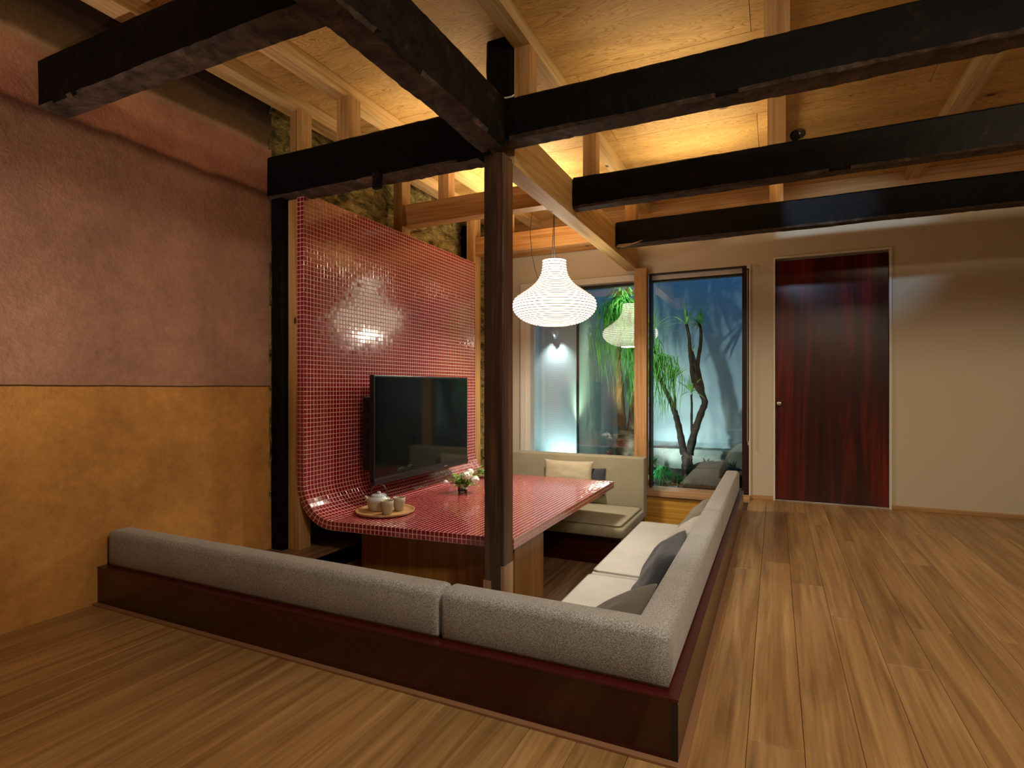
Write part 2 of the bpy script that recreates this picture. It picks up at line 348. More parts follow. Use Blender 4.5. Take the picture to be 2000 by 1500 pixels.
def rough_beam(name, mat, axis, a0, a1, c0, c1, z0, z1, amp=.008, seed=0, parent=None, ch=.012, zfun=None, step=.035, origin=True, under='lit_underside'):
    """an old hewn beam: chamfered section whose edges wander along its length"""
    n = max(2, int(abs(a1 - a0) / step)); s = MB(); per = [(0, ch), (ch, 0), (1, 0), (2, ch), (2, 9), (1, 9), (-2, 0)]
    def sec(a):
        zb, zt = z0, z1
        if zfun: zb += zfun(a)
        m = (c0 + c1) / 2
        pts = [(c0, zb + ch), (c0 + ch, zb), (m, zb), (c1 - ch, zb), (c1, zb + ch), (c1, (zb + zt) / 2), (c1, zt - ch), (c1 - ch, zt), (m, zt), (c0 + ch, zt), (c0, zt - ch), (c0, (zb + zt) / 2)]
        out = []
        for i, (c, z) in enumerate(pts):
            k = amp * (1.1 if i in (0, 1, 3, 4) else .6)
            q = Vector((a * 2.6 + seed * 9.1, i * 1.7, seed)); q2 = Vector((a * 31 + seed, i * 2.3, seed * 3))
            out.append((c + k * noise.noise(q) + .35 * k * noise.noise(q2), z + .8 * k * noise.noise(q + Vector((5, 5, 5))) + .5 * k * noise.noise(q2 + Vector((7, 1, 2)))))
        return out
    K = 12
    for i in range(n + 1):
        a = a0 + (a1 - a0) * i / n
        for c, z in sec(a):
            s.v.append((a, c, z) if axis == 0 else ((c, a, z) if axis == 1 else (c, z, a)))
    for i in range(n):
        for k in range(K):
            p = i * K + k; q = i * K + (k + 1) % K; s.f.append((p, q, q + K, p + K))
    s.f.append(tuple(range(K))[::-1]); s.f.append(tuple(n * K + k for k in range(K)))
    org = s.v[0] if origin and parent is None else None
    o = s.build(name, mat, parent, origin=org)
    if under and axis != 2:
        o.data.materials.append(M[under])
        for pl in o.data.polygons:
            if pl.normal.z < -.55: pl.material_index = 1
    return o

# ------------------------------------------------------------------ the setting
XL, YW, ZC = -2.84, 5.5, 2.76
SX, SY = -.235, 1.53           # outer corner of the sofa platform
# floor: sub-floor around the pit, planks laid on top
fl = MB().box(XL - .1, 2.3, -2.6, SY + .04, -.12, -.016).box(-.29, 2.3, SY + .04, YW + .1, -.12, -.016).box(XL - .1, -2.47, SY + .04, YW + .1, -.12, -.016)
fl.box(-2.5, -.25, SY, YW, -.56, -.466)
floor = tag(fl.build('floor', 'soil'), kind='structure')
floor.data.materials[0] = m_plain('sub_floor', (.05, .03, .015), .9)
random.seed(5)
pw = .145; xs0 = -.073
cols = []
x = xs0
while x > XL: x -= pw
while x < 2.2:
    cols.append((max(x, XL), min(x + pw, 2.2))); x += pw
mesh_cache = {}
def plank_at(x0, x1, y0, y1, z, mat, parent):
    key = (round(x1 - x0, 4), round(y1 - y0, 3), mat)
    if key not in mesh_cache:
        wd, ln = x1 - x0, y1 - y0
        o = MB().box(.0007, wd - .0007, .001, ln - .001, -.014, 0).build('plank', mat, parent, bevel=.0008, segs=1)
        mesh_cache[key] = o.data
    else:
        o = link(bpy.data.objects.new('plank', mesh_cache[key]), parent)
    o.location = (x0, y0, z); return o
for ci, (x0, x1) in enumerate(cols):
    yend = SY if x1 <= SX + .02 else YW
    if x0 < SX + .02 and x1 > SX + .02:      # the column the platform edge runs through
        plank_at(x0, x1, -.3, SY, 0, 'floor_wood', floor)
        a, b = SX + .02, x1; ys = [SY, 3.35, YW]
        for p, q in zip(ys, ys[1:]): plank_at(a, b, p, q, 0, 'floor_wood', floor)
        continue
    y = -.3 - random.random() * 1.2
    y = max(y, -.3) if x1 < SX else -.3
    first = random.choice([.5, .9, 1.3, 1.7])
    if abs(x0 - xs0) < .01: first = 2.33 - .3 + .0
    yy = [-.3, -.3 + first]
    while yy[-1] < yend: yy.append(yy[-1] + 1.82)
    yy[-1] = yend
    if len(yy) > 2 and yy[-1] - yy[-2] < .2: yy.pop(-2)
    for p, q in zip(yy, yy[1:]):
        if q - p > .03: plank_at(x0, x1, p, q, 0, 'floor_wood', floor)
pit = tag(empty('floor_pit'), kind='structure')
x = -2.47; k = 0
while x < -.32:
    x1 = min(x + .15, -.3); cuts = [SY + .05, 2.4 + .6 * (k % 3), YW - .06]
    for p, q in zip(cuts, cuts[1:]): plank_at(x, x1, p, q, -.45, 'pit_wood', pit)
    x = x1; k += 1
# ledge beside the wall, left of the pit
tag(box('floor_ledge', 'pit_wood', XL, -2.47, SY + .02, YW, -.016, 0), kind='structure')
pw_ = MB().box(-2.49, -2.47, SY + .17, YW, -.45, -.016)
tag(pw_.build('wall_pit', 'pedestal'), kind='structure')
tag(box('wall_pit.001', 'plate_ply', -2.47, -.25, YW - .10, YW - .06, -.45, .0), kind='structure')
# strips where the floor meets the platform
tag(box('trim_1', 'skirt', XL, SX + .022, SY - .022, SY, 0, .008, bevel=.001), kind='structure')
tag(box('trim_2', 'skirt', SX, SX + .022, SY, 4.9, 0, .008, bevel=.001), kind='structure')
# walls
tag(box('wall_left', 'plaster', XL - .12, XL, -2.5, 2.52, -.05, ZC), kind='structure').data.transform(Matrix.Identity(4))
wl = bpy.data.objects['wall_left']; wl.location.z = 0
wl.data.transform(Matrix.Translation((0, 0, -.05)))
s = MB(); NY, NZ = 60, 44
for j in range(NZ + 1):
    for i in range(NY + 1):
        y = 2.5 + (YW + .1 - 2.5) * i / NY; z = -.05 + (ZC + .05) * j / NZ
        s.v.append((XL + .035 * noise.noise(Vector((y * 3, z * 5, 2))) + .02 * noise.noise(Vector((y * 11, z * 14, 7))), y, z))
for j in range(NZ):
    for i in range(NY):
        a = j * (NY + 1) + i; s.f.append((a, a + 1, a + NY + 2, a + NY + 1))
tag(s.build('wall_left.001', 'clay_rough', smooth=True), kind='structure')
W1 = (-2.375, -1.237, -.10, 2.10); W2 = (-1.113, -.218, .03, 2.105); DR = (-.008, .85, 0, 2.14)
wb = MB()
T = .16
wb.box(XL - .1, W1[0] - .10, YW, YW + T, -.5, ZC + .1)
wb.box(W1[0] - .10, 2.3, YW, YW + T, 2.155, ZC + .1)
wb.box(W1[0] - .10, DR[0], YW, YW + T, 2.105, 2.155)
wb.box(W1[0] - .10, DR[0], YW, YW + T, -.5, -.03)
wb.box(W2[1] + .012, DR[0], YW, YW + T, -.03, 2.105)
wb.box(DR[1], 2.3, YW, YW + T, -.5, 2.155)
wb.box(DR[0], DR[1], YW + .06, YW + T, -.5, 2.155)
tag(wb.build('wall_back', 'white_wall'), kind='structure')
tag(box('wall_right', 'white_wall', 2.2, 2.32, -2.5, YW, -.05, ZC), kind='structure')
tag(box('wall_front', 'white_wall', XL, 2.3, -2.62, -2.5, -.05, ZC), kind='structure')
tag(box('baseboard_back', 'sill_wood', W2[1] + .0, DR[0] - .0, YW - .012, YW, 0, .035, bevel=.002), kind='structure')
tag(box('baseboard_back.001', 'sill_wood', DR[1] + .02, 2.2, YW - .012, YW, 0, .035, bevel=.002), kind='structure')
tag(box('trim_3', 'new_timber_x', XL, 2.2, YW - .03, YW, 2.40, ZC - .001, bevel=.002), kind='structure')
# ceiling with plywood sheets
ceil = tag(box('ceiling', 'plate_ply', XL - .1, 2.3, -2.6, YW + .1, ZC + .012, ZC + .08), kind='structure')
ceil.location = (0, 0, 0); ceil.data.transform(Matrix.Translation(((XL + 2.2) / 2, (YW - 2.5) / 2, ZC + .012)))
sheet_mesh = None; k = 0
y = -2.45
row = 0
while y < YW:
    x = XL - (row % 2) * .91
    while x < 2.2:
        a, b = max(x, XL) + .0015, min(x + 1.82, 2.2) - .0015; c, d = y + .0015, min(y + .91, YW) - .0015
        if b > a and d > c:
            o = MB().box(0, b - a, 0, d - c, 0, .011).build('plywood_sheet', 'plywood', ceil); o.location = (a, c, ZC)
        x += 1.82
    y += .91; row += 1

# ------------------------------------------------------------------ windows and door
def window(n, x0, x1, z0, z1, jamb_r=None):
    wroot = tag(empty('window_%d' % n, ((x0 + x1) / 2, YW, 0)), kind='structure')
    L = lambda nm, mt, a, b, c, d, e, f, bv=0: setattr(box(nm, mt, a - wroot.location.x, b - wroot.location.x, c - YW, d - YW, e, f, wroot, bv), 'name', nm) or None
    return wroot
def wpart(root, nm, mt, a, b, c, d, e, f, bv=.0):
    lx, ly, lz = root.location
    return box(nm, mt, a - lx, b - lx, c - ly, d - ly, e - lz, f - lz, root, bv)
w1 = tag(empty('window_1', (-1.8, YW, 0)), kind='structure')
x0, x1, z0, z1 = W1
wpart(w1, 'window_frame', 'frame_pale', x0 - .10, x1, YW - .03, YW + .10, z1 - .055, z1 + .005, .002)
wpart(w1, 'window_frame', 'frame_pale', x0 - .10, x0 - .055, YW - .03, YW + .12, z0, z1 - .055, .002)
wpart(w1, 'window_frame', 'frame_pale', x0 - .055, x0, YW + .01, YW + .12, z0, z1 - .055, .002)
wpart(w1, 'head_rail', 'black_frame', x0, x1, YW + .06, YW + .12, z1 - .085, z1 - .055)
wpart(w1, 'pane', 'glass', x0, x1, YW + .125, YW + .129, z0, z1 - .08)
wpart(w1, 'window_sill', 'sill_wood', x0 - .1, x1, YW - .06, YW + .12, z0 + .07, z0 + .10, .003)
w2 = tag(empty('window_2', (-.68, YW, 0)), kind='structure')
x0, x1, z0, z1 = W2
wpart(w2, 'head_rail', 'black_frame', x0, x1, YW - .002, YW + .12, z1 - .012, z1)
wpart(w2, 'window_frame', 'frame_pale', x0, x1 - .05, YW + .05, YW + .12, z1 - .055, z1 - .012, .002)
wpart(w2, 'glazing_bar', 'black_frame', x0, x1 - .05, YW + .06, YW + .12, z1 - .075, z1 - .055)
wpart(w2, 'jamb', 'dark_red_trim', x0, x0 + .018, YW - .01, YW + .12, z0, z1 - .012, .001)
wpart(w2, 'jamb', 'dark_red_trim', x1 - .058, x1 + .0, YW - .012, YW + .12, z0 + .01, z1 - .012, .001)
wpart(w2, 'reveal_edge', 'frame_pale', x1, x1 + .012, YW - .016, YW + .01, z0, z1 + .004)
wpart(w2, 'pane', 'glass', x0 + .018, x1 - .058, YW + .105, YW + .109, z0 + .01, z1 - .06)
wpart(w2, 'window_sill', 'sill_wood', x0 - .05, x1 + .01, YW - .13, YW + .12, -.028, .03, .003)
# door
d = tag(empty('door_1', (DR[0], YW, 0)), kind='structure')
wpart(d, 'door_frame', 'frame_pale', DR[0] - .012, DR[0] + .004, YW - .014, YW + .06, 0, DR[3] + .014, .001)
wpart(d, 'door_frame', 'frame_pale', DR[1] - .004, DR[1] + .012, YW - .014, YW + .06, 0, DR[3] + .014, .001)
wpart(d, 'door_frame', 'frame_pale', DR[0] + .004, DR[1] - .004, YW - .014, YW + .06, DR[3], DR[3] + .014, .001)
wpart(d, 'door_leaf', 'door_red', DR[0] + .008, DR[1] - .008, YW + .010, YW + .05, .012, DR[3] - .02, .002)
wpart(d, 'threshold', 'steel', DR[0] + .004, DR[1] - .004, YW - .004, YW + .05, .0, .009, .001)
kn = MB().lathe([(.004, 0), (.020, 0), (.022, .006), (.012, .010), (.011, .02), (.02, .027), (.022, .036), (.014, .045), (.002, .046)], n=20).build('door_handle', 'steel', bpy.data.objects['door_leaf'], smooth=True)
kn.rotation_euler = (R(90), 0, 0); kn.location = (.038, .010, .86)
# bead chain of the roller blind
ch = empty('blind_chain', (-.222, 5.44, 2.05), 'white bead chain loop of a roller blind hanging beside the dark red window jamb', 'blind chain')
b = MB()
for i in range(150):
    z = 2.05 - i * .0105
    for dx in ((-.008, .008) if i < 149 else (0,)):
        b.lathe([(.001, z - 2.05 - .004), (.004, z - 2.05), (.001, z - 2.05 + .004)], dx * (1 if i < 146 else .5), 0, 5)
tag(b.build('bead', 'white_chain', ch), kind='stuff')
b = MB().tube([(-.012, 0, .03), (.012, 0, .03)], .014, 10); b.build('chain_drum', 'white_chain', ch)

# ------------------------------------------------------------------ posts, beams, struts
pr = empty('timber_pillar', (-1.2785, 2.554, -.45), 'dark old square pillar rising in front of the tiled table to the crossing beams', 'pillar', kind='thing')
o = rough_beam('shaft', 'pillar_face', 2, 0, 2.62, -.0545, .0545, -.054, .054, .003, 3, pr, .005)
# pale splice let into the right face, and the notch at the foot
M['facing'] = m_wood('reddish_facing', [(.06, .022, .012), (.13, .055, .03), (.22, .11, .065)], 2, .5, False, .8)
MB().box(.050, .0575, -.050, .052, .56, 2.60).build('facing_board', 'facing', pr, bevel=.001)
o = MB().box(.040, .0580, -.0550, .056, 0, .56).build('splice', 'pale_inlay', bpy.data.objects['shaft'], bevel=.001)
o = MB().box(-.0565, -.012, -.0580, .0, .0, .48).build('splice', 'pale_inlay', bpy.data.objects['shaft'], bevel=.001)
rough_beam('timber_post', 'old_black', 2, 0, 2.42, -2.835, -2.735, 2.51, 2.60, .006, 5)
tag(bpy.data.objects['timber_post'], 'black weathered post against the clay wall left of the tiled wall', 'post', kind='thing')
# new posts
def post(x0, x1, y0, y1, z0, z1, label, mat='new_timber_z', name='timber_post'):
    return tag(box(name, mat, x0, x1, y0, y1, z0, z1, bevel=.002), label, 'post', kind='thing')
post(-2.735, -2.646, 2.555, 2.65, 0, 2.16, 'pale new timber post standing behind the near edge of the red tiled wall')
post(-2.74, -2.657, 3.62, 3.73, 0, 2.755, 'brown new post rising behind the middle of the tiled wall top')
post(-2.70, -2.612, 4.712, 4.83, 0, 2.755, 'yellow lit new post at the far edge of the tiled wall')
post(-1.237, -1.119, 5.40, 5.50, -.02, 2.148, 'yellow post between the two garden windows below the end of the long pale beam')
rough_beam('timber_post', 'old_black', 2, 0, 2.6, -2.83, -2.76, 4.82, 4.93, .006, 9)
tag(bpy.data.objects['timber_post.005'] if 'timber_post.005' in bpy.data.objects else C.objects[-1], 'thin black post against the rough clay wall beyond the tiled wall', 'post', kind='thing')
def beam(o, label): return tag(o, label, 'beam', kind='thing')
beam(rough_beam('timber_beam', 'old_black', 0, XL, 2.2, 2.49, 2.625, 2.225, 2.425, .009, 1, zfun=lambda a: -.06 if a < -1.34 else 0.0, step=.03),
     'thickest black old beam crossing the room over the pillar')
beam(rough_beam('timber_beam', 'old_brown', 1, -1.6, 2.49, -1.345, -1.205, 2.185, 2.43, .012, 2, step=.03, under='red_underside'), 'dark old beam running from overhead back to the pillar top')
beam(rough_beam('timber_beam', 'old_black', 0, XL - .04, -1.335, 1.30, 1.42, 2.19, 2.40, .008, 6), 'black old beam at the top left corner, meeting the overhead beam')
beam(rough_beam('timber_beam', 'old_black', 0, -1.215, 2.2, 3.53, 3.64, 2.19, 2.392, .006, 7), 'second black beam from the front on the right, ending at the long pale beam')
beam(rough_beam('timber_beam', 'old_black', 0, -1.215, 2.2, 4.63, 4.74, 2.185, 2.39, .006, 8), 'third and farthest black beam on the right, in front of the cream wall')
beam(box('timber_beam', 'new_timber', -1.335, -1.222, 2.63, YW, 2.15, 2.385, bevel=.003), 'long pale new beam running from the pillar back to the window wall')
beam(box('timber_beam', 'new_timber_x', -2.655, -1.337, 3.625, 3.73, 2.27, 2.435, bevel=.003), 'brown new crossbeam above the middle of the tiled wall')
beam(box('timber_beam', 'new_timber_x', -2.61, -1.337, 4.72, 4.82, 2.27, 2.44, bevel=.003), 'orange new crossbeam behind the lantern cord near the window wall')
# broken pale splinter at the end of the third beam
s = MB().prism([(-1.205, 2.178), (-1.15, 2.168), (-1.02, 2.20), (-.985, 2.212), (-1.06, 2.196), (-1.19, 2.196)], 1, 4.615, 4.63)
s.build('splinter', 'pale_inlay', bpy.data.objects['timber_beam.004'], origin=None)
sp = bpy.data.objects['splinter']; sp.matrix_parent_inverse = bpy.data.objects['timber_beam.004'].matrix_world.inverted()
bpy.context.view_layer.update()
sp.matrix_parent_inverse = bpy.data.objects['timber_beam.004'].matrix_world.inverted()
# purlins under the ceiling
for x0, x1, lb in ((-2.73, -2.61, 'pale purlin along the clay wall under the plywood ceiling'), (-2.335, -2.235, 'second pale purlin from the clay wall under the plywood ceiling'),
                   (-1.175, -1.085, 'purlin right of the overhead beam under the plywood ceiling'), (-.043, .052, 'purlin at the right above the dark door, shading the ceiling'), ):
    z0 = 2.68
    beam(box('roof_purlin', 'new_timber', x0, x1, -2.45, YW, z0, ZC - .001, bevel=.002), lb)
beam(box('roof_purlin', 'new_timber', .95, 1.05, -2.45, YW, 2.68, ZC - .001, bevel=.002), 'rightmost purlin under the plywood ceiling')
def strut(x0, x1, y0, y1, z0, z1, label, mat='new_timber_z'):
    return tag(box('roof_strut', mat, x0, x1, y0, y1, z0, z1, bevel=.002), label, 'strut', 'short struts between beams and purlins', 'thing')
strut(-2.676, -2.632, 2.515, 2.60, 2.425, 2.68, 'left half of the doubled short strut beside the clay wall')
strut(-2.629, -2.586, 2.52, 2.60, 2.425, 2.68, 'right half of the doubled short strut beside the clay wall')
strut(-2.305, -2.21, 2.51, 2.605, 2.425, 2.68, 'short strut on the thick black beam under the second purlin')
strut(-1.172, -1.085, 2.515, 2.60, 2.425, 2.68, 'new brown strut on the thick black beam, right of the blackened stub')
strut(-.043, .052, 2.515, 2.60, 2.425, 2.68, 'strut on the thick black beam at the upper right')
strut(-1.15, -1.062, 3.54, 3.63, 2.392, 2.68, 'strut on the second black beam near its end at the pale beam')
strut(-.043, .052, 3.54, 3.63, 2.392, 2.68, 'strut on the second black beam beside the small black spotlight')
strut(-1.14, -1.05, 4.64, 4.73, 2.39, 2.68, 'strut on the farthest black beam near its left end')
strut(-.043, .052, 4.64, 4.73, 2.39, 2.68, 'strut on the farthest black beam above the dark red door')
strut(-2.33, -2.24, 3.63, 3.725, 2.435, 2.68, 'strut on the brown crossbeam above the tiled wall')
strut(-2.33, -2.24, 4.725, 4.815, 2.44, 2.68, 'strut on the orange crossbeam near the window wall')
rough_beam('old_strut', 'old_black', 2, 2.425, 2.74, -1.325, -1.18, 2.50, 2.61, .008, 12, ch=.012)
tag(bpy.data.objects['old_strut'], 'blackened old strut stub standing over the pillar', 'strut', kind='thing')
# peg under the thick beam, cable staple by the stub
rough_beam('wooden_peg', 'old_brown', 2, 2.10, 2.19, -2.02, -1.965, 2.475, 2.50, .003, 14, ch=.004)
tag(bpy.data.objects['wooden_peg'], 'small old wooden peg on the thick black beam above the tiled wall', 'peg')
tag(MB().tube([(-1.27, 2.485, 2.44), (-1.22, 2.48, 2.425), (-1.17, 2.485, 2.425), (-1.165, 2.50, 2.44)], .004, 6).build('cable_scrap', 'white_chain'), 'short whitish cable scrap at the foot of the blackened stub', 'cable')
# small spotlight standing on the second beam
sl = empty('spotlight', (.115, 3.62, 2.392), 'small black spotlight clamped on top of the second black beam at the right', 'spotlight')
MB().box(-.05, .05, -.03, .04, 0, .022).build('clamp', 'black_metal', sl, bevel=.003)
o = MB().lathe([(.001, -.05), (.026, -.05), (.03, -.03), (.03, .04), (.026, .045), (.024, .03), (.001, .03)], n=20, cap0=False, cap1=False).build('lamp_head', 'black_metal', sl, smooth=False)
o.rotation_euler = (R(115), 0, R(-25)); o.location = (.0, .0, .065)

# ------------------------------------------------------------------ tiled wall that bends into the table
RAD = .20; XW = -2.60; ZT = .20; LW = 2.19 - (ZT + RAD); LA = math.pi / 2 * RAD; LT = 1.15; LTOT = LW + LA + LT
NS = 118; NV = 76; YE = 4.70
def yfront(s):
    return 2.548 if s < LW else 2.548 + .135 * (s - LW) / (LA + LT)
def surf(s, y, off=0.0):
    """point at arc length s, offset off into the room"""
    if s <= LW: return Vector((XW + off, y, 2.19 - s))
    if s <= LW + LA:
        a = (s - LW) / RAD; r = RAD - off
        return Vector((XW + RAD - r * math.cos(a), y, ZT + RAD - r * math.sin(a)))
    return Vector((XW + RAD + (s - LW - LA), y, ZT + off))
TH = .055
tw = empty('mosaic_table', (XW, 2.55, 0), 'glossy red mosaic wall curving down into a table with red tiled top', 'table')
ofs = Vector(tw.location)
def loc(v): return tuple(Vector(v) - ofs)
s = MB(); SN = 60
ss = [0, LW * .5] + [LW + LA * i / 14 for i in range(15)] + [LTOT - .0]
g = .0006
for sv in ss:
    y0 = yfront(sv) + g
    for (yy, off) in ((y0, -g), (YE - g, -g), (YE - g, -TH + g), (y0, -TH + g)): s.v.append(loc(surf(sv, yy, off)))
for i in range(len(ss) - 1):
    for k in range(4):
        a = 4 * i + k; b2 = 4 * i + (k + 1) % 4; s.f.append((a, b2, b2 + 4, a + 4))
s.f.append((3, 2, 1, 0)); n4 = 4 * (len(ss) - 1); s.f.append((n4, n4 + 1, n4 + 2, n4 + 3))
s.build('grout_slab', 'grout', tw)
GAP = .0036; HT = .0007
# unit tile: 1 x 1 x HT with chamfer
def tile_frame(p, du, dv, nn): return (p, du, dv, nn)
tiles = []
def quad_tile(c00, c10, c11, c01, nrm, big=False): tiles.append((c00, c10, c11, c01, nrm, big))
ds = LTOT / NS
cnt_big = 0
for i in range(NS):
    s0, s1 = i * ds, (i + 1) * ds
    sm = (s0 + s1) / 2
    nn = (surf(sm, 0, .01) - surf(sm, 0, 0)).normalized()
    for j in range(NV):
        def Y(sv, jj): y0 = yfront(sv); return y0 + (YE - y0) * jj / NV
        big = s0 > LW + LA * .5 and j < 2
        quad_tile(surf(s0, Y(s0, j), -g), surf(s1, Y(s1, j), -g), surf(s1, Y(s1, j + 1), -g), surf(s0, Y(s0, j + 1), -g), nn, big)
    for e, (yf, ny) in enumerate(((None, -1), (YE, 1))):
        for r_ in range(2):
            o0, o1 = -TH * r_ / 2, -TH * (r_ + 1) / 2
            ya, yb = (yfront(s0) + g, yfront(s1) + g) if yf is None else (YE - g, YE - g)
            quad_tile(surf(s0, ya, o0), surf(s1, yb, o0), surf(s1, yb, o1), surf(s0, ya, o1), Vector((0, ny, 0)), yf is None and s0 > LW)
ye0 = yfront(LTOT)
for j in range(NV):
    a, b_ = ye0 + (YE - ye0) * j / NV, ye0 + (YE - ye0) * (j + 1) / NV
    for r_ in range(2):
        o0, o1 = -TH * r_ / 2, -TH * (r_ + 1) / 2
        quad_tile(surf(LTOT - g, a, o0), surf(LTOT - g, b_, o0), surf(LTOT - g, b_, o1), surf(LTOT - g, a, o1), Vector((1, 0, 0)), j < 32)
        a2, b2 = 2.548 + (YE - 2.548) * j / NV, 2.548 + (YE - 2.548) * (j + 1) / NV
        quad_tile(surf(g, a2, o0), surf(g, b2, o0), surf(g, b2, o1), surf(g, a2, o1), Vector((0, 0, 1)), False)
random.seed(2)
sm_ = MB(); unit = None; nb = 0
for (p00, p10, p11, p01, nrm, big) in tiles:
    c = (p00 + p10 + p11 + p01) / 4; eu = (p10 - p00); ev = (p01 - p00); lu, lv = eu.length, ev.length
    u = eu / lu; v = (ev - u * ev.dot(u)).normalized(); n_ = u.cross(v)
    if n_.dot(nrm) < 0: v = -v; n_ = -n_
    tx, ty = random.gauss(0, .008), random.gauss(0, .008)
    n2 = (n_ + u * tx + v * ty).normalized(); hu, hv = (lu - GAP) / 2, (lv - GAP) / 2
    if big and nb < 298:
        if unit is None:
            q = MB(); q.v = [(-1, -1, 0), (1, -1, 0), (1, 1, 0), (-1, 1, 0), (-.88, -.88, 1), (.88, -.88, 1), (.88, .88, 1), (-.88, .88, 1)]
            q.f = [(0, 1, 5, 4), (1, 2, 6, 5), (2, 3, 7, 6), (3, 0, 4, 7), (4, 5, 6, 7)]
            o = q.build('tile', 'tile', tw, fix=False); unit = o.data
        else: o = link(bpy.data.objects.new('tile', unit), tw)
        u2 = (u - n2 * u.dot(n2)).normalized(); v2 = n2.cross(u2); cl = c - ofs
        o.matrix_basis = Matrix(((u2.x * hu, v2.x * hv, n2.x * (HT + g), cl.x), (u2.y * hu, v2.y * hv, n2.y * (HT + g), cl.y), (u2.z * hu, v2.z * hv, n2.z * (HT + g), cl.z), (0, 0, 0, 1)))
        nb += 1
    else:
        b0 = len(sm_.v); c = c - ofs
        for (a1, a2, h, k) in [(-1, -1, 0, 1), (1, -1, 0, 1), (1, 1, 0, 1), (-1, 1, 0, 1), (-1, -1, 1, .88), (1, -1, 1, .88), (1, 1, 1, .88), (-1, 1, 1, .88)]:
            q = c + u * a1 * hu * k + v * a2 * hv * k + n_ * (h * (HT + g - .0) + h * (a1 * hu * tx + a2 * hv * ty) * -1)
            sm_.v.append(tuple(q))
        sm_.f += [tuple(b0 + i for i in q) for q in ((0, 1, 5, 4), (1, 2, 6, 5), (2, 3, 7, 6), (3, 0, 4, 7), (4, 5, 6, 7))]
tag(sm_.build('tile_field', 'tile', tw, fix=False), kind='stuff')
def tpart(nm, mt, a, b, c, d_, e, f, bv=.002): return box(nm, mt, a - ofs.x, b - ofs.x, c - ofs.y, d_ - ofs.y, e - ofs.z, f - ofs.z, tw, bv)
tpart('pedestal', 'pedestal', -1.60, -1.30, 2.80, 3.22, -.45, ZT - TH - .001)
tpart('pedestal_panel', 'pedestal', -2.40, -1.601, 2.84, 3.18, -.45, ZT - TH - .001)

# ------------------------------------------------------------------ television on its arm
tv = empty('television', (-2.40, 3.58, .34), 'large black flat television mounted in front of the red tiled wall', 'television')
MB().box(-.035, .0, -.62, .625, .035, .745).build('casing', 'tv_body', tv, bevel=.004)
MB().box(.0, .0015, -.605, .61, .062, .732).build('screen', 'tv_screen', tv)
MB().box(-.03, .006, -.62, .625, 0.012, .05).build('bottom_bezel', 'tv_body', tv, bevel=.003)
MB().box(.006, .0075, .235, .285, .030, .037).build('maker_badge', 'steel', bpy.data.objects['casing'])
MB().box(-.125, -.035, -.585, .58, .10, .60).build('rear_cover', 'tv_body', tv, bevel=.01)
MB().box(-.15, -.125, -.30, .30, .12, .58).build('wall_mount', 'black_metal', tv, bevel=.006)
MB().box(-.198, -.15, -.1, .1, .25, .45).build('mount_arm', 'black_metal', tv, bevel=.006)
for k in range(5): MB().box(-.10, -.06, -.589, -.583, .16 + k * .09, .19 + k * .09).build('port', 'black_metal', bpy.data.objects['rear_cover'])

# ------------------------------------------------------------------ pendant lantern
LX, LY = -1.64, 4.3
lp = empty('pendant_lamp', (LX, LY, 1.50), 'large wide-bellied ribbed paper lantern glowing above the tiled table', 'lamp')
prof = [(.097, 2.04), (.099, 1.99), (.112, 1.925), (.15, 1.862), (.205, 1.815), (.275, 1.765), (.325, 1.725), (.343, 1.68), (.338, 1.635), (.315, 1.60), (.28, 1.568), (.235, 1.542), (.18, 1.523), (.135, 1.512)]
def cr(p, t):
    n = len(p) - 1; x = t * n; i = min(int(x), n - 1); f = x - i
    P0, P1, P2, P3 = p[max(i - 1, 0)], p[i], p[i + 1], p[min(i + 2, n)]
    return tuple(.5 * ((2 * b) + (c - a) * f + (2 * a - 5 * b + 4 * c - d) * f * f + (-a + 3 * b - 3 * c + d) * f ** 3) for a, b, c, d in zip(P0, P1, P2, P3))
dense = [cr(prof, i / 400) for i in range(401)]
L_ = [0]
for a, b_ in zip(dense, dense[1:]): L_.append(L_[-1] + math.hypot(a[0] - b_[0], a[1] - b_[1]))
NR = 33; rings = []
for k in range(NR + 1):
    tgt = L_[-1] * k / NR; i = min(range(401), key=lambda q: abs(L_[q] - tgt)); rings.append(dense[i])
pf = []
for k in range(NR):
    a, b_ = rings[k], rings[k + 1]; nx, nz = (b_[1] - a[1]), -(b_[0] - a[0]); ln = math.hypot(nx, nz) or 1
    pf += [a, ((a[0] + b_[0]) / 2 + nx / ln * .0028, (a[1] + b_[1]) / 2 + nz / ln * .0028)]
pf.append(rings[-1])
MB().lathe([(r, z - 1.5) for r, z in pf], 0, 0, 56, False, False).build('paper_shade', 'paper', lp, smooth=True, fix=False)
rb = MB()
for (r, z) in rings:
    pts = [((r + .0012) * math.cos(2 * math.pi * k / 40), (r + .0012) * math.sin(2 * math.pi * k / 40), z - 1.5) for k in range(41)]
    rb.tube(pts, .0034, 4, False)
tag(rb.build('rib', 'rib', lp), kind='stuff')
MB().tube([(.0, 0, .05), (0, 0, .12), (0, 0, .20)], [.022, .03, .02], 12).build('bulb', 'paper', lp, smooth=True)
MB().tube([(0, 0, .20), (0, 0, .30)], .022, 12).build('bulb_socket', 'black_metal', lp)
cb = MB().tube([(.0, 0, .30), (0, 0, ZC - 1.5)], .0035, 6)
cb.tube([(-.02, .0, .54), (-.012, 0, .75), (-.002, 0, .98)], .003, 6)
cb.build('cord', 'cord', lp)
MB().tube([(-.13, 0, .36), (-.17, .0, .48), (-.20, 0, .62), (-.215, .0, .80), (-.2, 0, .95), (0, 0, ZC - 1.5)], .0028, 6).build('cord', 'cord', lp)
MB().tube([(-.095, 0, .535), (.095, 0, .535)], .003, 6).build('wire_bracket', 'black_metal', lp)

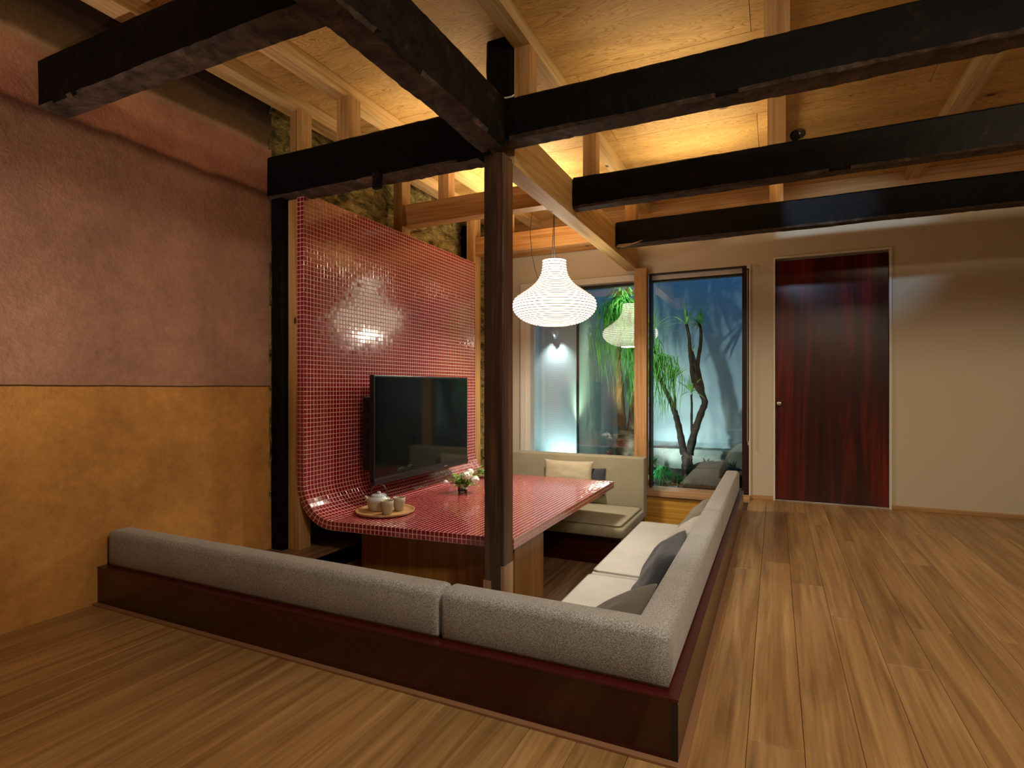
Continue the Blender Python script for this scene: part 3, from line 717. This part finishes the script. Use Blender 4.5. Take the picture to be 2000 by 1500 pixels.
# ------------------------------------------------------------------ sofas
def back_profile(w, h, r=.03, n=5):
    """section (u across, z up): upright cushion rounded at the top"""
    pts = [(0.006, 0), (0, .012)]
    for i in range(n + 1):
        a = math.pi - math.pi / 2 * i / n; pts.append((r + r * math.cos(a), h - r + r * math.sin(a)))
    for i in range(n + 1):
        a = math.pi / 2 - math.pi / 2 * i / n; pts.append((w - r + r * math.cos(a), h - r + r * math.sin(a) ))
    pts += [(w, .012), (w - .006, 0)]
    return pts
def sweep(path_fn, prof, nseg, ends=.012):
    """rows along t; path_fn(t, u) -> (x, y)"""
    s = MB(); K = len(prof)
    um = sum(p[0] for p in prof) / K; zm = sum(p[1] for p in prof) / K
    ts = [0, .0] + [i / nseg for i in range(nseg + 1)] + [1.0, 1.0]
    rows = [(0, .90)] + [(i / nseg, 1.0) for i in range(nseg + 1)] + [(1, .90)]
    return rows
sofa = empty('corner_sofa', (SX, SY, 0), 'grey upholstered L-shaped corner sofa on a dark red platform, wrapping the table pit', 'sofa')
so = Vector(sofa.location)
def sp_(nm, mt, a, b, c, d_, e, f, bv=.002): return box(nm, mt, a - so.x, b - so.x, c - so.y, d_ - so.y, e, f, sofa, bv)
PZ = .165
sp_('front_panel', 'red_lacquer', XL + .005, SX - .0, SY, SY + .02, .0, PZ - .0, .001)
sp_('side_panel', 'brown_lacquer', SX - .02, SX, SY + .0201, 4.87, .0, PZ, .001)
sp_('corner_edge', 'black_frame', SX - .014, SX + .0015, SY - .0015, SY + .0, .004, PZ - .006, .0)
sp_('top_ledge', 'red_edge', XL + .005, SX + .002, SY - .002, SY + .16, PZ, PZ + .008, .0015)
sp_('top_ledge', 'red_edge', SX - .15, SX + .002, SY + .1601, 4.87, PZ, PZ + .008, .0015)
# seat boxes in the pit
sp_('seat_box', 'red_lacquer', -2.46, -1.0, SY + .0501, 2.18, -.449, -.20)
sp_('seat_box', 'red_lacquer', -.955, SX - .06, SY + .0502, 4.62, -.449, -.20)
sp_('riser_panel', 'red_lacquer', SX - .055, SX - .021, SY + .0503, 4.87, -.20, PZ - .001)
sp_('riser_panel', 'red_lacquer', XL + .01, SX - .056, SY + .0205, SY + .05, -.20, PZ - .001)
ZB = PZ + .008; HB = .333 - ZB
YO, XO = SY + .034, SX - .028       # outer faces of the back cushions
WB = .105
prof_b = back_profile(WB, HB, .026)
def swept_back(name, pts_fn, n, mat='fabric'):
    s = MB(); K = len(prof_b); cu = WB / 2; cz = HB / 2
    rows = [(0, .035)] + [(i / n, 0) for i in range(n + 1)] + [(1, .035)]
    tt = [(-1, .82), (0, .96)] + [(i / n, 1.0) for i in range(n + 1)]
    seq = []
    seq.append((0.0, .86)); seq.append((.004, .965)); 
    for i in range(n + 1): seq.append((.012 + (1 - .024) * i / n, 1.0))
    seq.append((.996, .965)); seq.append((1.0, .86))
    for t_, k in seq:
        for u, z in prof_b:
            uu = cu + (u - cu) * k; zz = cz + (z - cz) * (k if z > cz else 1 - (1 - k) * .3)
            x_, y_ = pts_fn(t_, uu); s.v.append((x_ - so.x, y_ - so.y, ZB + max(zz, 0)))
    for i in range(len(seq) - 1):
        for k in range(K):
            a = i * K + k; b_ = i * K + (k + 1) % K; s.f.append((a, b_, b_ + K, a + K))
    s.f.append(tuple(range(K))[::-1]); s.f.append(tuple((len(seq) - 1) * K + k for k in range(K)))
    return s.build(name, mat, sofa, smooth=True)
swept_back('back_cushion', lambda t_, u: (XL + .02 + (-1.008 - XL - .02) * t_, YO + u), 24)
def corner_fn(t_, u):
    # mitred corner cushion: along the front, then back along the right
    xa, yc = -.995, 3.22
    L1 = XO - xa; L2 = yc - YO; d_ = t_ * (L1 + L2)
    if d_ < L1:
        f = d_ / L1; xe = XO - u
        return (xa + (xe - xa) * f, YO + u)
    f = (d_ - L1) / L2; ys = YO + u
    return (XO - u, ys + (yc - ys) * f)
# place a row exactly on the mitre
s = MB(); K = len(prof_b); cu = WB / 2; cz = HB / 2
L1 = XO + .995; L2 = 3.22 - YO; tc_ = L1 / (L1 + L2)
seq = [(0, .86), (.002, .965)] + [(.006 + (tc_ - .006) * i / 12, 1) for i in range(13)] + [(tc_ + (1 - .006 - tc_) * i / 20, 1) for i in range(1, 21)] + [(.998, .965), (1, .86)]
for t_, k in seq:
    for u, z in prof_b:
        uu = cu + (u - cu) * k; zz = cz + (z - cz) * (k if z > cz else 1 - (1 - k) * .3)
        x_, y_ = corner_fn(t_, uu)
        if abs(t_ - tc_) < 1e-9: x_, y_ = XO - uu, YO + uu
        s.v.append((x_ - so.x, y_ - so.y, ZB + max(zz, 0)))
for i in range(len(seq) - 1):
    for k in range(K):
        a = i * K + k; b_ = i * K + (k + 1) % K; s.f.append((a, b_, b_ + K, a + K))
s.f.append(tuple(range(K))[::-1]); s.f.append(tuple((len(seq) - 1) * K + k for k in range(K)))
s.build('back_cushion', 'fabric', sofa, smooth=True)
swept_back('back_cushion', lambda t_, u: (XO - u, 3.225 + (4.85 - 3.225) * t_), 20)
def cushion(name, x0, x1, y0, y1, z0, z1, mat, parent, off, crown=.014, r=.035, nx=14, ny=18, lip=None):
    """seat cushion: rounded slab with a soft crown; lip names the side that rolls over"""
    s = MB()
    def P_(u, v, w_):
        # u,v in -1..1, w_ in 0..1
        hx, hy = (x1 - x0) / 2, (y1 - y0) / 2; x = (x0 + x1) / 2 + u * hx; y = (y0 + y1) / 2 + v * hy
        return (x - off[0], y - off[1], z0 + (z1 - z0) * w_ - off[2])
    import itertools
    N = 22
    h = z1 - z0
    hx, hy = (x1 - x0) / 2, (y1 - y0) / 2; cx, cy = (x0 + x1) / 2, (y0 + y1) / 2
    def edge(u, half, rr): return u * half
    # superquadric-like: rings from top centre to bottom
    rings_ = []
    lv = [0, .2, .4, .6, .75, .86, .93, .97, 1.0]
    def rect(k, z, inset):
        ax, ay = hx * k - inset, hy * k - inset; pts = []
        n = 10
        c_ = max(.004, min(r * 1.0, ax, ay)) if k > .9 else .001
        for sx, sy, a0_ in ((1, 1, 0), (-1, 1, 90), (-1, -1, 180), (1, -1, 270)):
            for q in range(5):
                a_ = R(a0_ + 90 * q / 4); pts.append((cx + sx * (ax - c_) + c_ * math.cos(a_), cy + sy * (ay - c_) + c_ * math.sin(a_)))
        return [(px, py, z) for px, py in pts]
    for k in lv[1:-1]: rings_.append(rect(k, z1 + crown * (1 - k * k) , 0 if k < .9 else 0))
    for q in range(1, 6):
        a_ = math.pi / 2 * q / 5; rings_.append(rect(1.0, z1 - r + r * math.cos(a_), r - r * math.sin(a_)))
    rings_.append(rect(1.0, z0 + .012, 0)); rings_.append(rect(1.0, z0, .008))
    for rg in rings_: s.v += [(a - off[0], b - off[1], c - off[2]) for a, b, c in rg]
    K = 20
    for i in range(len(rings_) - 1):
        for k in range(K):
            a = i * K + k; b_ = i * K + (k + 1) % K; s.f.append((a, b_, b_ + K, a + K))
    s.f.append(tuple(range(K))[::-1]); s.f.append(tuple((len(rings_) - 1) * K + k for k in range(K)))
    return s.build(name, mat, parent, smooth=True)
ZS = -.095
cushion('seat_cushion', -1.005, SX - .135, 1.70, 3.212, -.198, ZS, 'fabric_seat', sofa, so)
cushion('seat_cushion', -1.005, SX - .135, 3.218, 4.64, -.198, ZS, 'fabric_seat', sofa, so)
cushion('seat_cushion', -2.45, -1.015, 1.70, 2.24, -.198, ZS, 'fabric_seat', sofa, so)
# bench under the left window
bn = empty('window_bench', (-1.79, 5.3, -.45), 'olive-beige upholstered bench with tall back below the left garden window', 'bench')
bo = Vector(bn.location)
box('bench_base', 'red_lacquer', -2.45 - bo.x, -1.13 - bo.x, 4.47 - bo.y, 5.37 - bo.y, 0, .25, bn, .002)
cushion('seat_cushion', -2.45, -1.085, 4.37, 5.17, -.198, ZS - .008, 'fabric_bench', bn, bo, r=.045)
o = MB().box(-2.445 - bo.x, -1.09 - bo.x, 5.175 - bo.y, 5.285 - bo.y, .252, .805).build('back_cushion', 'fabric_bench', bn, bevel=.022, segs=4, smooth=True)

# ------------------------------------------------------------------ loose pillows
def pillow(name, mat, w_, h_, t_, seed, label, group=None, wr=.012):
    s = MB(); N = 26
    for side in (1, -1):
        for j in range(N + 1):
            for i in range(N + 1):
                u, v = -1 + 2 * i / N, -1 + 2 * j / N
                pin = 1 - .075 * (1 - abs(u) ** 2) * 1.0 * (abs(v) ** 3) ; pin2 = 1 - .075 * (1 - abs(v) ** 2) * (abs(u) ** 3)
                th = t_ / 2 * (max(0, 1 - u * u) ** .42) * (max(0, 1 - v * v) ** .42)
                wr_ = wr * noise.noise(Vector((u * 2.2 + seed, v * 2.2, side))) * (1 - abs(u) ** 6) * (1 - abs(v) ** 6)
                wr_ += wr * .7 * abs(noise.noise(Vector((u * 5 + seed, v * 1.6, side * 3)))) * (1 - abs(u) ** 4) * (1 - abs(v) ** 4)
                s.v.append((u * w_ / 2 * pin2, side * (th + .003) + side * wr_, v * h_ / 2 * pin))
    M_ = (N + 1) ** 2
    for sd in (0, 1):
        for j in range(N):
            for i in range(N):
                a = sd * M_ + j * (N + 1) + i; s.f.append((a, a + 1, a + N + 2, a + N + 1))
    per = [i for i in range(N)] + [N + j * (N + 1) for j in range(N)] + [N * (N + 1) + N - i for i in range(N)] + [(N - j) * (N + 1) for j in range(N)]
    for k in range(len(per)):
        a, b_ = per[k], per[(k + 1) % len(per)]; s.f.append((a, b_, b_ + M_, a + M_))
    o = s.build(name, mat, smooth=True)
    return tag(o, label, 'pillow', group)
def place(o, loc_, rot): o.location = loc_; o.rotation_euler = tuple(R(a) for a in rot)
p = pillow('throw_pillow', 'pillow_dark', .46, .44, .17, 3, 'charcoal velvet pillow leaning on the right sofa back, middle of the row', None, .02); place(p, (-.50, 2.70, .085), (28, 0, 90 + 4))
p = pillow('throw_pillow', 'pillow_light', .42, .42, .15, 8, 'pale grey rumpled pillow behind the charcoal one on the right sofa', None, .02); place(p, (-.50, 3.22, .075), (32, 0, 90 + 2))
p = pillow('throw_pillow', 'pillow_taupe', .50, .42, .14, 12, 'taupe pillow farthest back on the right sofa, near the window', None); place(p, (-.50, 3.85, .065), (32, 0, 90))
p = pillow('throw_pillow', 'pillow_olive', .50, .50, .14, 5, 'dark olive-grey pillow tucked into the near corner of the sofa', None); place(p, (-.61, 1.99, .075), (54, 0, 94))
p = pillow('throw_pillow', 'pillow_beige', .50, .26, .12, 21, 'long beige pillow leaning on the bench back below the left window', None, .006); place(p, (-1.80, 5.09, .175), (-9, 0, 0))
p = pillow('throw_pillow', 'pillow_dark', .30, .26, .09, 23, 'small dark pillow half hidden behind the beige one on the bench', None, .006); place(p, (-1.60, 5.145, .11), (-8, 0, 0))

# ------------------------------------------------------------------ things on the table
TZ = ZT + HT + .0005
TX, TY = -2.262, 2.905
tray = empty('serving_tray', (TX, TY, TZ), 'round pale wooden tray under the teapot and cups on the red tiles', 'tray')
MB().lathe([(.0, 0), (.160, 0), (.182, .006), (.187, .020), (.184, .021), (.176, .010), (.150, .0065), (.0, .0065)], n=64, cap0=False, cap1=False).build('dish', 'tray', tray, smooth=True)
pz = TZ + .0075
tp = empty('teapot', (TX - .065, TY + .015, pz), 'cream ceramic teapot with pale blue lid and dark bail handle on the tray', 'teapot')
MB().lathe([(.001, .0), (.058, .0), (.063, .004), (.070, .03), (.0745, .06), (.074, .066), (.060, .082), (.045, .090), (.001, .090)], n=40, cap0=True, cap1=True).build('body', 'ceramic', tp, smooth=True)
MB().lathe([(.0745, .0655), (.0752, .069), (.060, .0835), (.050, .0885), (.050, .094), (.043, .100), (.012, .105), (.001, .105)], n=40, cap0=False).build('lid', 'ceramic_lid', tp, smooth=True)
MB().lathe([(.001, .104), (.011, .105), (.014, .112), (.010, .118), (.001, .119)], n=16).build('lid_knob', 'ceramic_lid', bpy.data.objects['lid'], smooth=True)
MB().tube([(-.058, -.01, .045), (-.080, -.014, .062), (-.097, -.018, .084)], [.016, .012, .008], 12).build('spout', 'ceramic', tp, smooth=True)
hp = [(.0 + .052 * math.cos(R(a)), .018 * math.cos(R(a)), .105 + .062 * math.sin(R(a))) for a in range(0, 181, 12)]
hp = [(.054, .02, .078)] + hp + [(-.054, -.02, .078)]
MB().tube(hp, .0042, 8).build('bail_handle', 'handle_metal', tp, smooth=True)
for sx in (1, -1): MB().lathe([(.001, -.008), (.009, -.006), (.009, .006), (.001, .008)], .055 * sx, .02 * sx, 10).build('handle_lug', 'ceramic', tp).location = (0, 0, .078)
def cup(x, y, label, ridged):
    c_ = empty('tea_cup', (x, y, pz), label, 'cup', 'tea cups on the tray')
    n = 48; s = MB(); pr_ = [(.026, 0), (.029, .003), (.034, .03), (.039, .06), (.0405, .085), (.0375, .085), (.036, .06), (.030, .02), (.001, .012)]
    b0 = 0
    for ri, (r, z) in enumerate(pr_):
        for k in range(n):
            a = 2 * math.pi * k / n; rr = r + (.0011 * math.cos(k * math.pi) if ridged and 1 <= ri <= 3 else 0); s.v.append((rr * math.cos(a), rr * math.sin(a), z))
    for i in range(len(pr_) - 1):
        for k in range(n):
            a = i * n + k; b_ = i * n + (k + 1) % n; s.f.append((a, b_, b_ + n, a + n))
    s.f.append(tuple(range(n))[::-1]); s.f.append(tuple((len(pr_) - 1) * n + k for k in range(n)))
    s.build('cup_body', 'cup', c_, smooth=True)
    return c_
cup(TX + .060, TY - .062, 'ridged stoneware tea cup nearest the front of the tray', True)
cup(TX + .065, TY + .055, 'stoneware tea cup behind the ridged one on the tray', False)
# flowers
def bouquet(loc_, label, seed, hgt, spread, white, nleaf, vase=True):
    random.seed(seed); b0 = empty('flower_vase' if vase else 'flower_bowl', loc_, label, 'flowers')
    if vase: MB().lathe([(.001, 0), (.032, 0), (.036, .01), (.040, .05), (.036, .075), (.038, .08), (.036, .08), (.033, .073), (.036, .05), (.032, .012), (.001, .008)], n=24, cap1=False).build('vase', 'vase_glass', b0, smooth=True)
    else: MB().lathe([(.001, 0), (.05, 0), (.065, .02), (.07, .035), (.066, .035), (.05, .012), (.001, .008)], n=24, cap1=False).build('bowl', 'ceramic', b0, smooth=True)
    st = MB(); lf = MB(); fw = MB()
    for i in range(nleaf):
        a = random.uniform(0, 6.283); r_ = random.random() ** .6 * spread; h_ = random.uniform(.35, 1.0) * hgt * (1.1 - .4 * r_ / spread)
        tip = Vector((r_ * math.cos(a), r_ * math.sin(a), h_)); base = Vector((random.uniform(-.01, .01), random.uniform(-.01, .01), .015))
        mid = base.lerp(tip, .5) + Vector((0, 0, .02)); st.tube([base, mid, tip], .0012, 4, False)
        for q in range(6):
            c_ = mid.lerp(tip, q / 5); a2 = random.uniform(0, 6.283); d_ = Vector((math.cos(a2), math.sin(a2), random.uniform(-.3, .8))).normalized(); L = random.uniform(.016, .034)
            lf.ribbon([c_, c_ + d_ * L * .5, c_ + d_ * L + Vector((0, 0, -.003))], L * .55)
    st.build('stem', 'leaf_bouquet', b0, fix=False); tag(lf.build('foliage', 'leaf_bouquet', b0, fix=False), kind='stuff')
    for (fx, fy, fz, fr) in white:
        f = MB(); m = int(50 + fr * 1800); p0 = Vector((fx, fy, fz))
        for q in range(m):
            zz = 1 - 1.6 * q / m; a = q * 2.39996; rr_ = math.sqrt(max(0, 1 - zz * zz)); d_ = Vector((rr_ * math.cos(a), rr_ * math.sin(a), zz * .8))
            c_ = p0 + d_ * fr * random.uniform(.42, .62); t1 = d_.orthogonal().normalized(); L = fr * random.uniform(.22, .34)
            a3 = random.uniform(0, 6.28); u_ = (Matrix.Rotation(a3, 3, d_.normalized()) @ t1 + d_ * .35).normalized()
            f.ribbon([c_ - u_ * L * .7, c_ + d_ * fr * .05, c_ + u_ * L * .7], L * 1.1, side=tuple(d_))
        f.build('blossom', 'petal', b0, fix=False)
    return b0
bouquet((-2.155, 3.70, TZ), 'glass vase with white blossoms and fresh green sprigs on the tiled table', 4, .17, .125,
        [(.05, -.03, .135, .062), (.09, .02, .10, .058), (-.105, -.075, .085, .03), (.03, .06, .15, .05), (-.06, -.02, .12, .018), (.02, -.045, .055, .02), (.055, -.03, .04, .022)], 80)
bouquet((-2.36, 4.42, TZ), 'low bunch of small cream flowers behind the television end', 9, .10, .13,
        [(.06, -.02, .07, .012), (-.05, -.05, .06, .012), (.09, .02, .06, .01), (0, -.06, .075, .012)], 40, False)

# ------------------------------------------------------------------ the garden behind the glass
gy0, gy1 = YW + T, 7.4
g_ = tag(box('garden_ground', 'soil', -2.9, 1.2, gy0, gy1 + .2, -.4, -.02), kind='structure')
tag(box('garden_wall', 'garden_wall', -2.0, 1.2, gy1, gy1 + .12, -.1, 3.4), kind='structure')
tag(box('garden_wall.001', 'garden_wall', -2.06, -1.985, 5.92, gy1, -.1, 3.4), kind='structure')
tag(box('garden_wall.002', 'garden_wall', -2.9, -1.985, 5.90, 5.97, -.1, 3.4), kind='structure')
tag(box('garden_wall.003', 'garden_wall', 1.1, 1.2, gy0, gy1, -.1, 3.4), kind='structure')
tag(box('garden_curb', 'curb', -1.98, 1.1, gy1 - .13, gy1 - .001, -.02, .23, bevel=.006), kind='structure')
tag(box('corner_downpipe', 'black_frame', -1.984, -1.962, 5.885, 5.915, -.02, 3.2, bevel=.002), 'thin black corner strip running down the white garden wall', 'pipe')
sc = empty('wall_sconce', (-2.217, 5.90, 1.62), 'small conical lamp on the pale garden wall, throwing light down', 'wall lamp')
MB().lathe([(.001, -.08), (.012, -.078), (.03, -.04), (.045, .0), (.052, .06), (.05, .065), (.001, .065)], 0, -.055, 20).build('shade', M['frame_pale'], sc, smooth=True)
MB().box(-.02, .02, -.02, 0, -.0, .04).build('wall_plate', 'steel', sc)
def trunk(pts, rad, parent, mat, name='trunk', n=10, wob=.006, seed=0):
    # resample and roughen
    P_ = [Vector(p) for p in pts]; out = []; rr = []
    for i in range(len(P_) - 1):
        for k in range(5):
            f = k / 5; q = cr([tuple(v) for v in P_], (i + f) / (len(P_) - 1)); out.append(Vector(q) + Vector((noise.noise(Vector((i + f, seed, 1))), noise.noise(Vector((i + f, seed, 5))), 0)) * wob)
            rr.append((rad[i] + (rad[i + 1] - rad[i]) * f) * (1 + .10 * math.sin((i * 5 + k) * 2.1 + seed)))
    out.append(P_[-1]); rr.append(rad[-1])
    return MB().tube(out, rr, n).build(name, mat, parent, smooth=True)
# ponytail palm
GZ = -.02
pa = empty('ponytail_palm', (-1.55, 6.4, GZ), 'ponytail palm with swollen forked trunk and long drooping leaves behind the left pane', 'palm')
po = Vector(pa.location)
def rel(*a): return [tuple(Vector(p_) - po) for p_ in a]
trunk(rel((-1.56, 6.4, -.03), (-1.56, 6.4, .18), (-1.555, 6.4, .40), (-1.56, 6.4, .50)), [.125, .115, .11, .085], pa, 'bark', n=16)
trunk(rel((-1.60, 6.4, .44), (-1.615, 6.38, .80), (-1.625, 6.36, 1.10), (-1.645, 6.36, 1.35), (-1.61, 6.38, 1.62), (-1.60, 6.4, 1.86)), [.055, .045, .038, .034, .026, .02], pa, 'bark', seed=2)
trunk(rel((-1.51, 6.42, .44), (-1.49, 6.45, .78), (-1.45, 6.5, 1.15), (-1.42, 6.5, 1.5)), [.05, .038, .03, .022], pa, 'bark', seed=4)
random.seed(11)
def drooping(mb, c_, n, length, wid, up, seed, spread=1.0, kx=0):
    for i in range(n):
        a = random.uniform(0, 6.283); h_ = random.uniform(.4, 1) * up; L = length * random.uniform(.55, 1.1); out = random.uniform(.05, .22) * spread
        d_ = Vector((math.cos(a), math.sin(a), 0)); pts = [c_]
        top = c_ + d_ * out * .6 + Vector((0, 0, h_)); pts.append(c_ + d_ * out * .25 + Vector((0, 0, h_ * .7))); pts.append(top)
        pts.append(c_ + d_ * out + Vector((0, 0, h_ * .75)))
        m = 6
        for k in range(1, m + 1):
            sw = .03 * math.sin(k * 1.1 + i)
            pts.append(c_ + d_ * (out * (1.05 + .05 * k)) + Vector((sw, sw * .5, h_ * .75 - (L - h_) * k / m)))
        mb.ribbon(pts, wid * random.uniform(.7, 1.2))
lf = MB()
drooping(lf, Vector((-1.60, 6.4, 1.80)) - po, 230, 1.0, .014, .24, 1, 1.25)
drooping(lf, Vector((-1.60, 6.4, 1.80)) - po, 140, .42, .016, .36, 1, 1.2)
drooping(lf, Vector((-1.42, 6.5, 1.5)) - po, 130, .95, .013, .1, 2, 1.1)
drooping(lf, Vector((-1.24, 6.5, 1.30)) - po, 120, .85, .013, .10, 5, 1.2)
tag(lf.build('foliage', 'leaf_palm', pa, fix=False), kind='stuff')
# dracaena with V-shaped dark trunk and spiky tufts
dr = empty('dracaena_tree', (-.93, 6.6, GZ), 'dark forked dracaena trunk with spiky yellow-green tufts in the right window', 'tree'); do = Vector(dr.location)
Y_ = 6.62
def dl(*a): return [tuple(Vector((x_, Y_ + dy, z_)) - do) for x_, dy, z_ in a]
trunk(dl((-.90, 0, -.03), (-.91, 0, .15), (-.915, 0, .27)), [.075, .062, .055], dr, 'bark_dark', n=14)
trunk(dl((-.94, 0, .24), (-.99, 0, .48), (-1.03, 0, .66), (-1.055, 0, .74)), [.045, .036, .032, .03], dr, 'bark_dark', seed=6)
trunk(dl((-1.045, 0, .70), (-1.10, 0, .86), (-1.21, -.04, 1.12), (-1.27, -.08, 1.40), (-1.28, -.12, 1.66)), [.030, .026, .022, .02, .016], dr, 'bark_dark', seed=3)
trunk(dl((-1.045, 0, .72), (-1.05, 0, .90), (-1.06, 0, 1.10)), [.016, .014, .012], dr, 'bark_dark', seed=7)
trunk(dl((-.89, 0, .24), (-.83, 0, .50), (-.75, 0, .74), (-.72, 0, .84), (-.77, -.02, .96), (-.845, -.02, 1.10), (-.87, -.02, 1.35), (-.885, -.02, 1.55), (-.92, 0, 1.72)), [.048, .040, .036, .034, .030, .026, .022, .018, .015], dr, 'bark_dark', seed=8)
trunk(dl((-.72, 0, .82), (-.755, .03, 1.0), (-.80, .03, 1.25), (-.775, .03, 1.45), (-.765, .03, 1.62), (-.785, .03, 1.73)), [.030, .026, .022, .02, .017, .014], dr, 'bark_dark', seed=9)
trunk(dl((-.74, 0, .9), (-.80, .0, 1.08), (-.83, 0, 1.3), (-.86, 0, 1.42)), [.02, .017, .015, .010], dr, 'bark_dark', seed=10)
trunk(dl((-.86, 0, .50), (-.865, .02, .72), (-.87, .02, .92)), [.015, .013, .011], dr, 'bark_dark', seed=12)
def tuft(mb, c_, n, L, wid, upb=.2, droop=.25):
    for i in range(n):
        a = random.uniform(0, 6.283); el = random.uniform(upb, 1.35); d_ = Vector((math.cos(a) * math.cos(el), math.sin(a) * math.cos(el), math.sin(el))); l_ = L * random.uniform(.6, 1.1)
        pts = [c_ + d_ * l_ * k / 5 + Vector((0, 0, -droop * l_ * (k / 5) ** 2.2)) for k in range(6)]; mb.ribbon(pts, wid * random.uniform(.8, 1.2))
lf = MB()
for (x_, dy, z_, n, L) in ((-1.06, 0, 1.10, 22, .24), (-.92, 0, 1.72, 16, .27), (-.785, .03, 1.73, 20, .20), (-.87, .02, .95, 20, .22), (-.86, 0, 1.42, 8, .08)):
    tuft(lf, Vector((x_, Y_ + dy, z_)) - do, int(n * 1.3), L * 1.35, .021, -.1)
tuft(lf, Vector((-1.28, 6.5, 1.66)) - do, 26, .32, .020, 0)
tag(lf.build('foliage', 'leaf_spiky', dr, fix=False), kind='stuff')
# low plants
def clump(name, c_, n, L, wid, mat, label, cat, upb=.1, droop=.7, seed=1):
    random.seed(seed); r_ = empty(name, (c_[0], c_[1], GZ), label, cat); mb = MB(); tuft(mb, Vector((0, 0, c_[2])), n, L, wid, upb, droop)
    MB().tube([(0, 0, 0), (0, 0, c_[2] + .01)], [.02, .012], 8).build('stem', 'bark_dark', r_)
    tag(mb.build('foliage', mat, r_, fix=False), kind='stuff'); return r_
clump('fern', (-1.10, 6.15, .10), 120, .24, .017, 'leaf_fern', 'bright green fern at the foot of the right window beside the post', 'fern', .0, .8, 3)
clump('fern', (-.93, 6.05, .05), 70, .20, .015, 'leaf_fern', 'smaller green fern between the bright fern and the rock', 'fern', .0, .8, 4)
clump('shrub', (-.42, 6.35, .10), 90, .25, .016, 'leaf_dark', 'dark shrub behind the rock at the right window edge', 'shrub', .1, .4, 5)
clump('shrub', (-.72, 6.75, .10), 90, .22, .02, 'leaf_dark', 'dark low shrub at the foot of the forked trunk', 'shrub', .0, .5, 6)
clump('shrub', (-.30, 5.95, .02), 60, .17, .014, 'leaf_dark', 'low dark grassy shrub in front of the rock by the window sill', 'shrub', .1, .5, 7)
clump('shrub', (-1.32, 6.7, .12), 60, .18, .02, 'leaf_fern', 'green low shrub right of the swollen palm trunk', 'shrub', .1, .5, 8)
clump('shrub', (-1.80, 6.55, .20), 60, .12, .02, 'leaf_red', 'small red and pink leafed shrub left of the palm trunk', 'shrub', .1, .3, 9)
clump('shrub', (-1.45, 6.05, .06), 50, .14, .014, 'leaf_dark', 'small dark shrub in front of the palm trunk base', 'shrub', .1, .3, 10)
bm = bmesh.new(); bmesh.ops.create_icosphere(bm, subdivisions=4, radius=1)
for v in bm.verts:
    n_ = noise.noise(v.co * 1.3 + Vector((3, 1, 2))); n3 = noise.noise(v.co * 4)
    v.co *= 1 + .25 * n_ + .06 * n3; v.co.x *= .26; v.co.y *= .20; v.co.z *= .20
    v.co.x += v.co.z * .1
me = bpy.data.meshes.new('garden_rock'); bm.to_mesh(me); bm.free(); me.materials.append(M['rock'])
o = bpy.data.objects.new('garden_rock', me); C.objects.link(o); o.location = (-.56, 6.12, .06); tag(o, 'large dark mossy rock low in the right window beside the ferns', 'rock')
for i, (x_, y_, r_) in enumerate(((-1.62, 6.1, .05), (-1.2, 5.95, .045), (-.85, 5.85, .04))):
    bm = bmesh.new(); bmesh.ops.create_icosphere(bm, subdivisions=2, radius=r_)
    for v in bm.verts: v.co *= 1 + .3 * noise.noise(v.co * 30 + Vector((i, 0, 0))); v.co.z *= .6
    me = bpy.data.meshes.new('garden_stone'); bm.to_mesh(me); bm.free(); me.materials.append(M['rock'])
    o = bpy.data.objects.new('garden_stone', me); C.objects.link(o); o.location = (x_, y_, 0)
    tag(o, ('small stone in front of the palm trunk', 'small stone beside the bright green fern', 'small stone near the sill left of the big rock')[i], 'stone')
S.cycles.max_bounces = 8; S.cycles.diffuse_bounces = 4; S.cycles.glossy_bounces = 4; S.cycles.transparent_max_bounces = 12
S.cycles.caustics_reflective = False; S.cycles.caustics_refractive = False; S.cycles.sample_clamp_indirect = 4
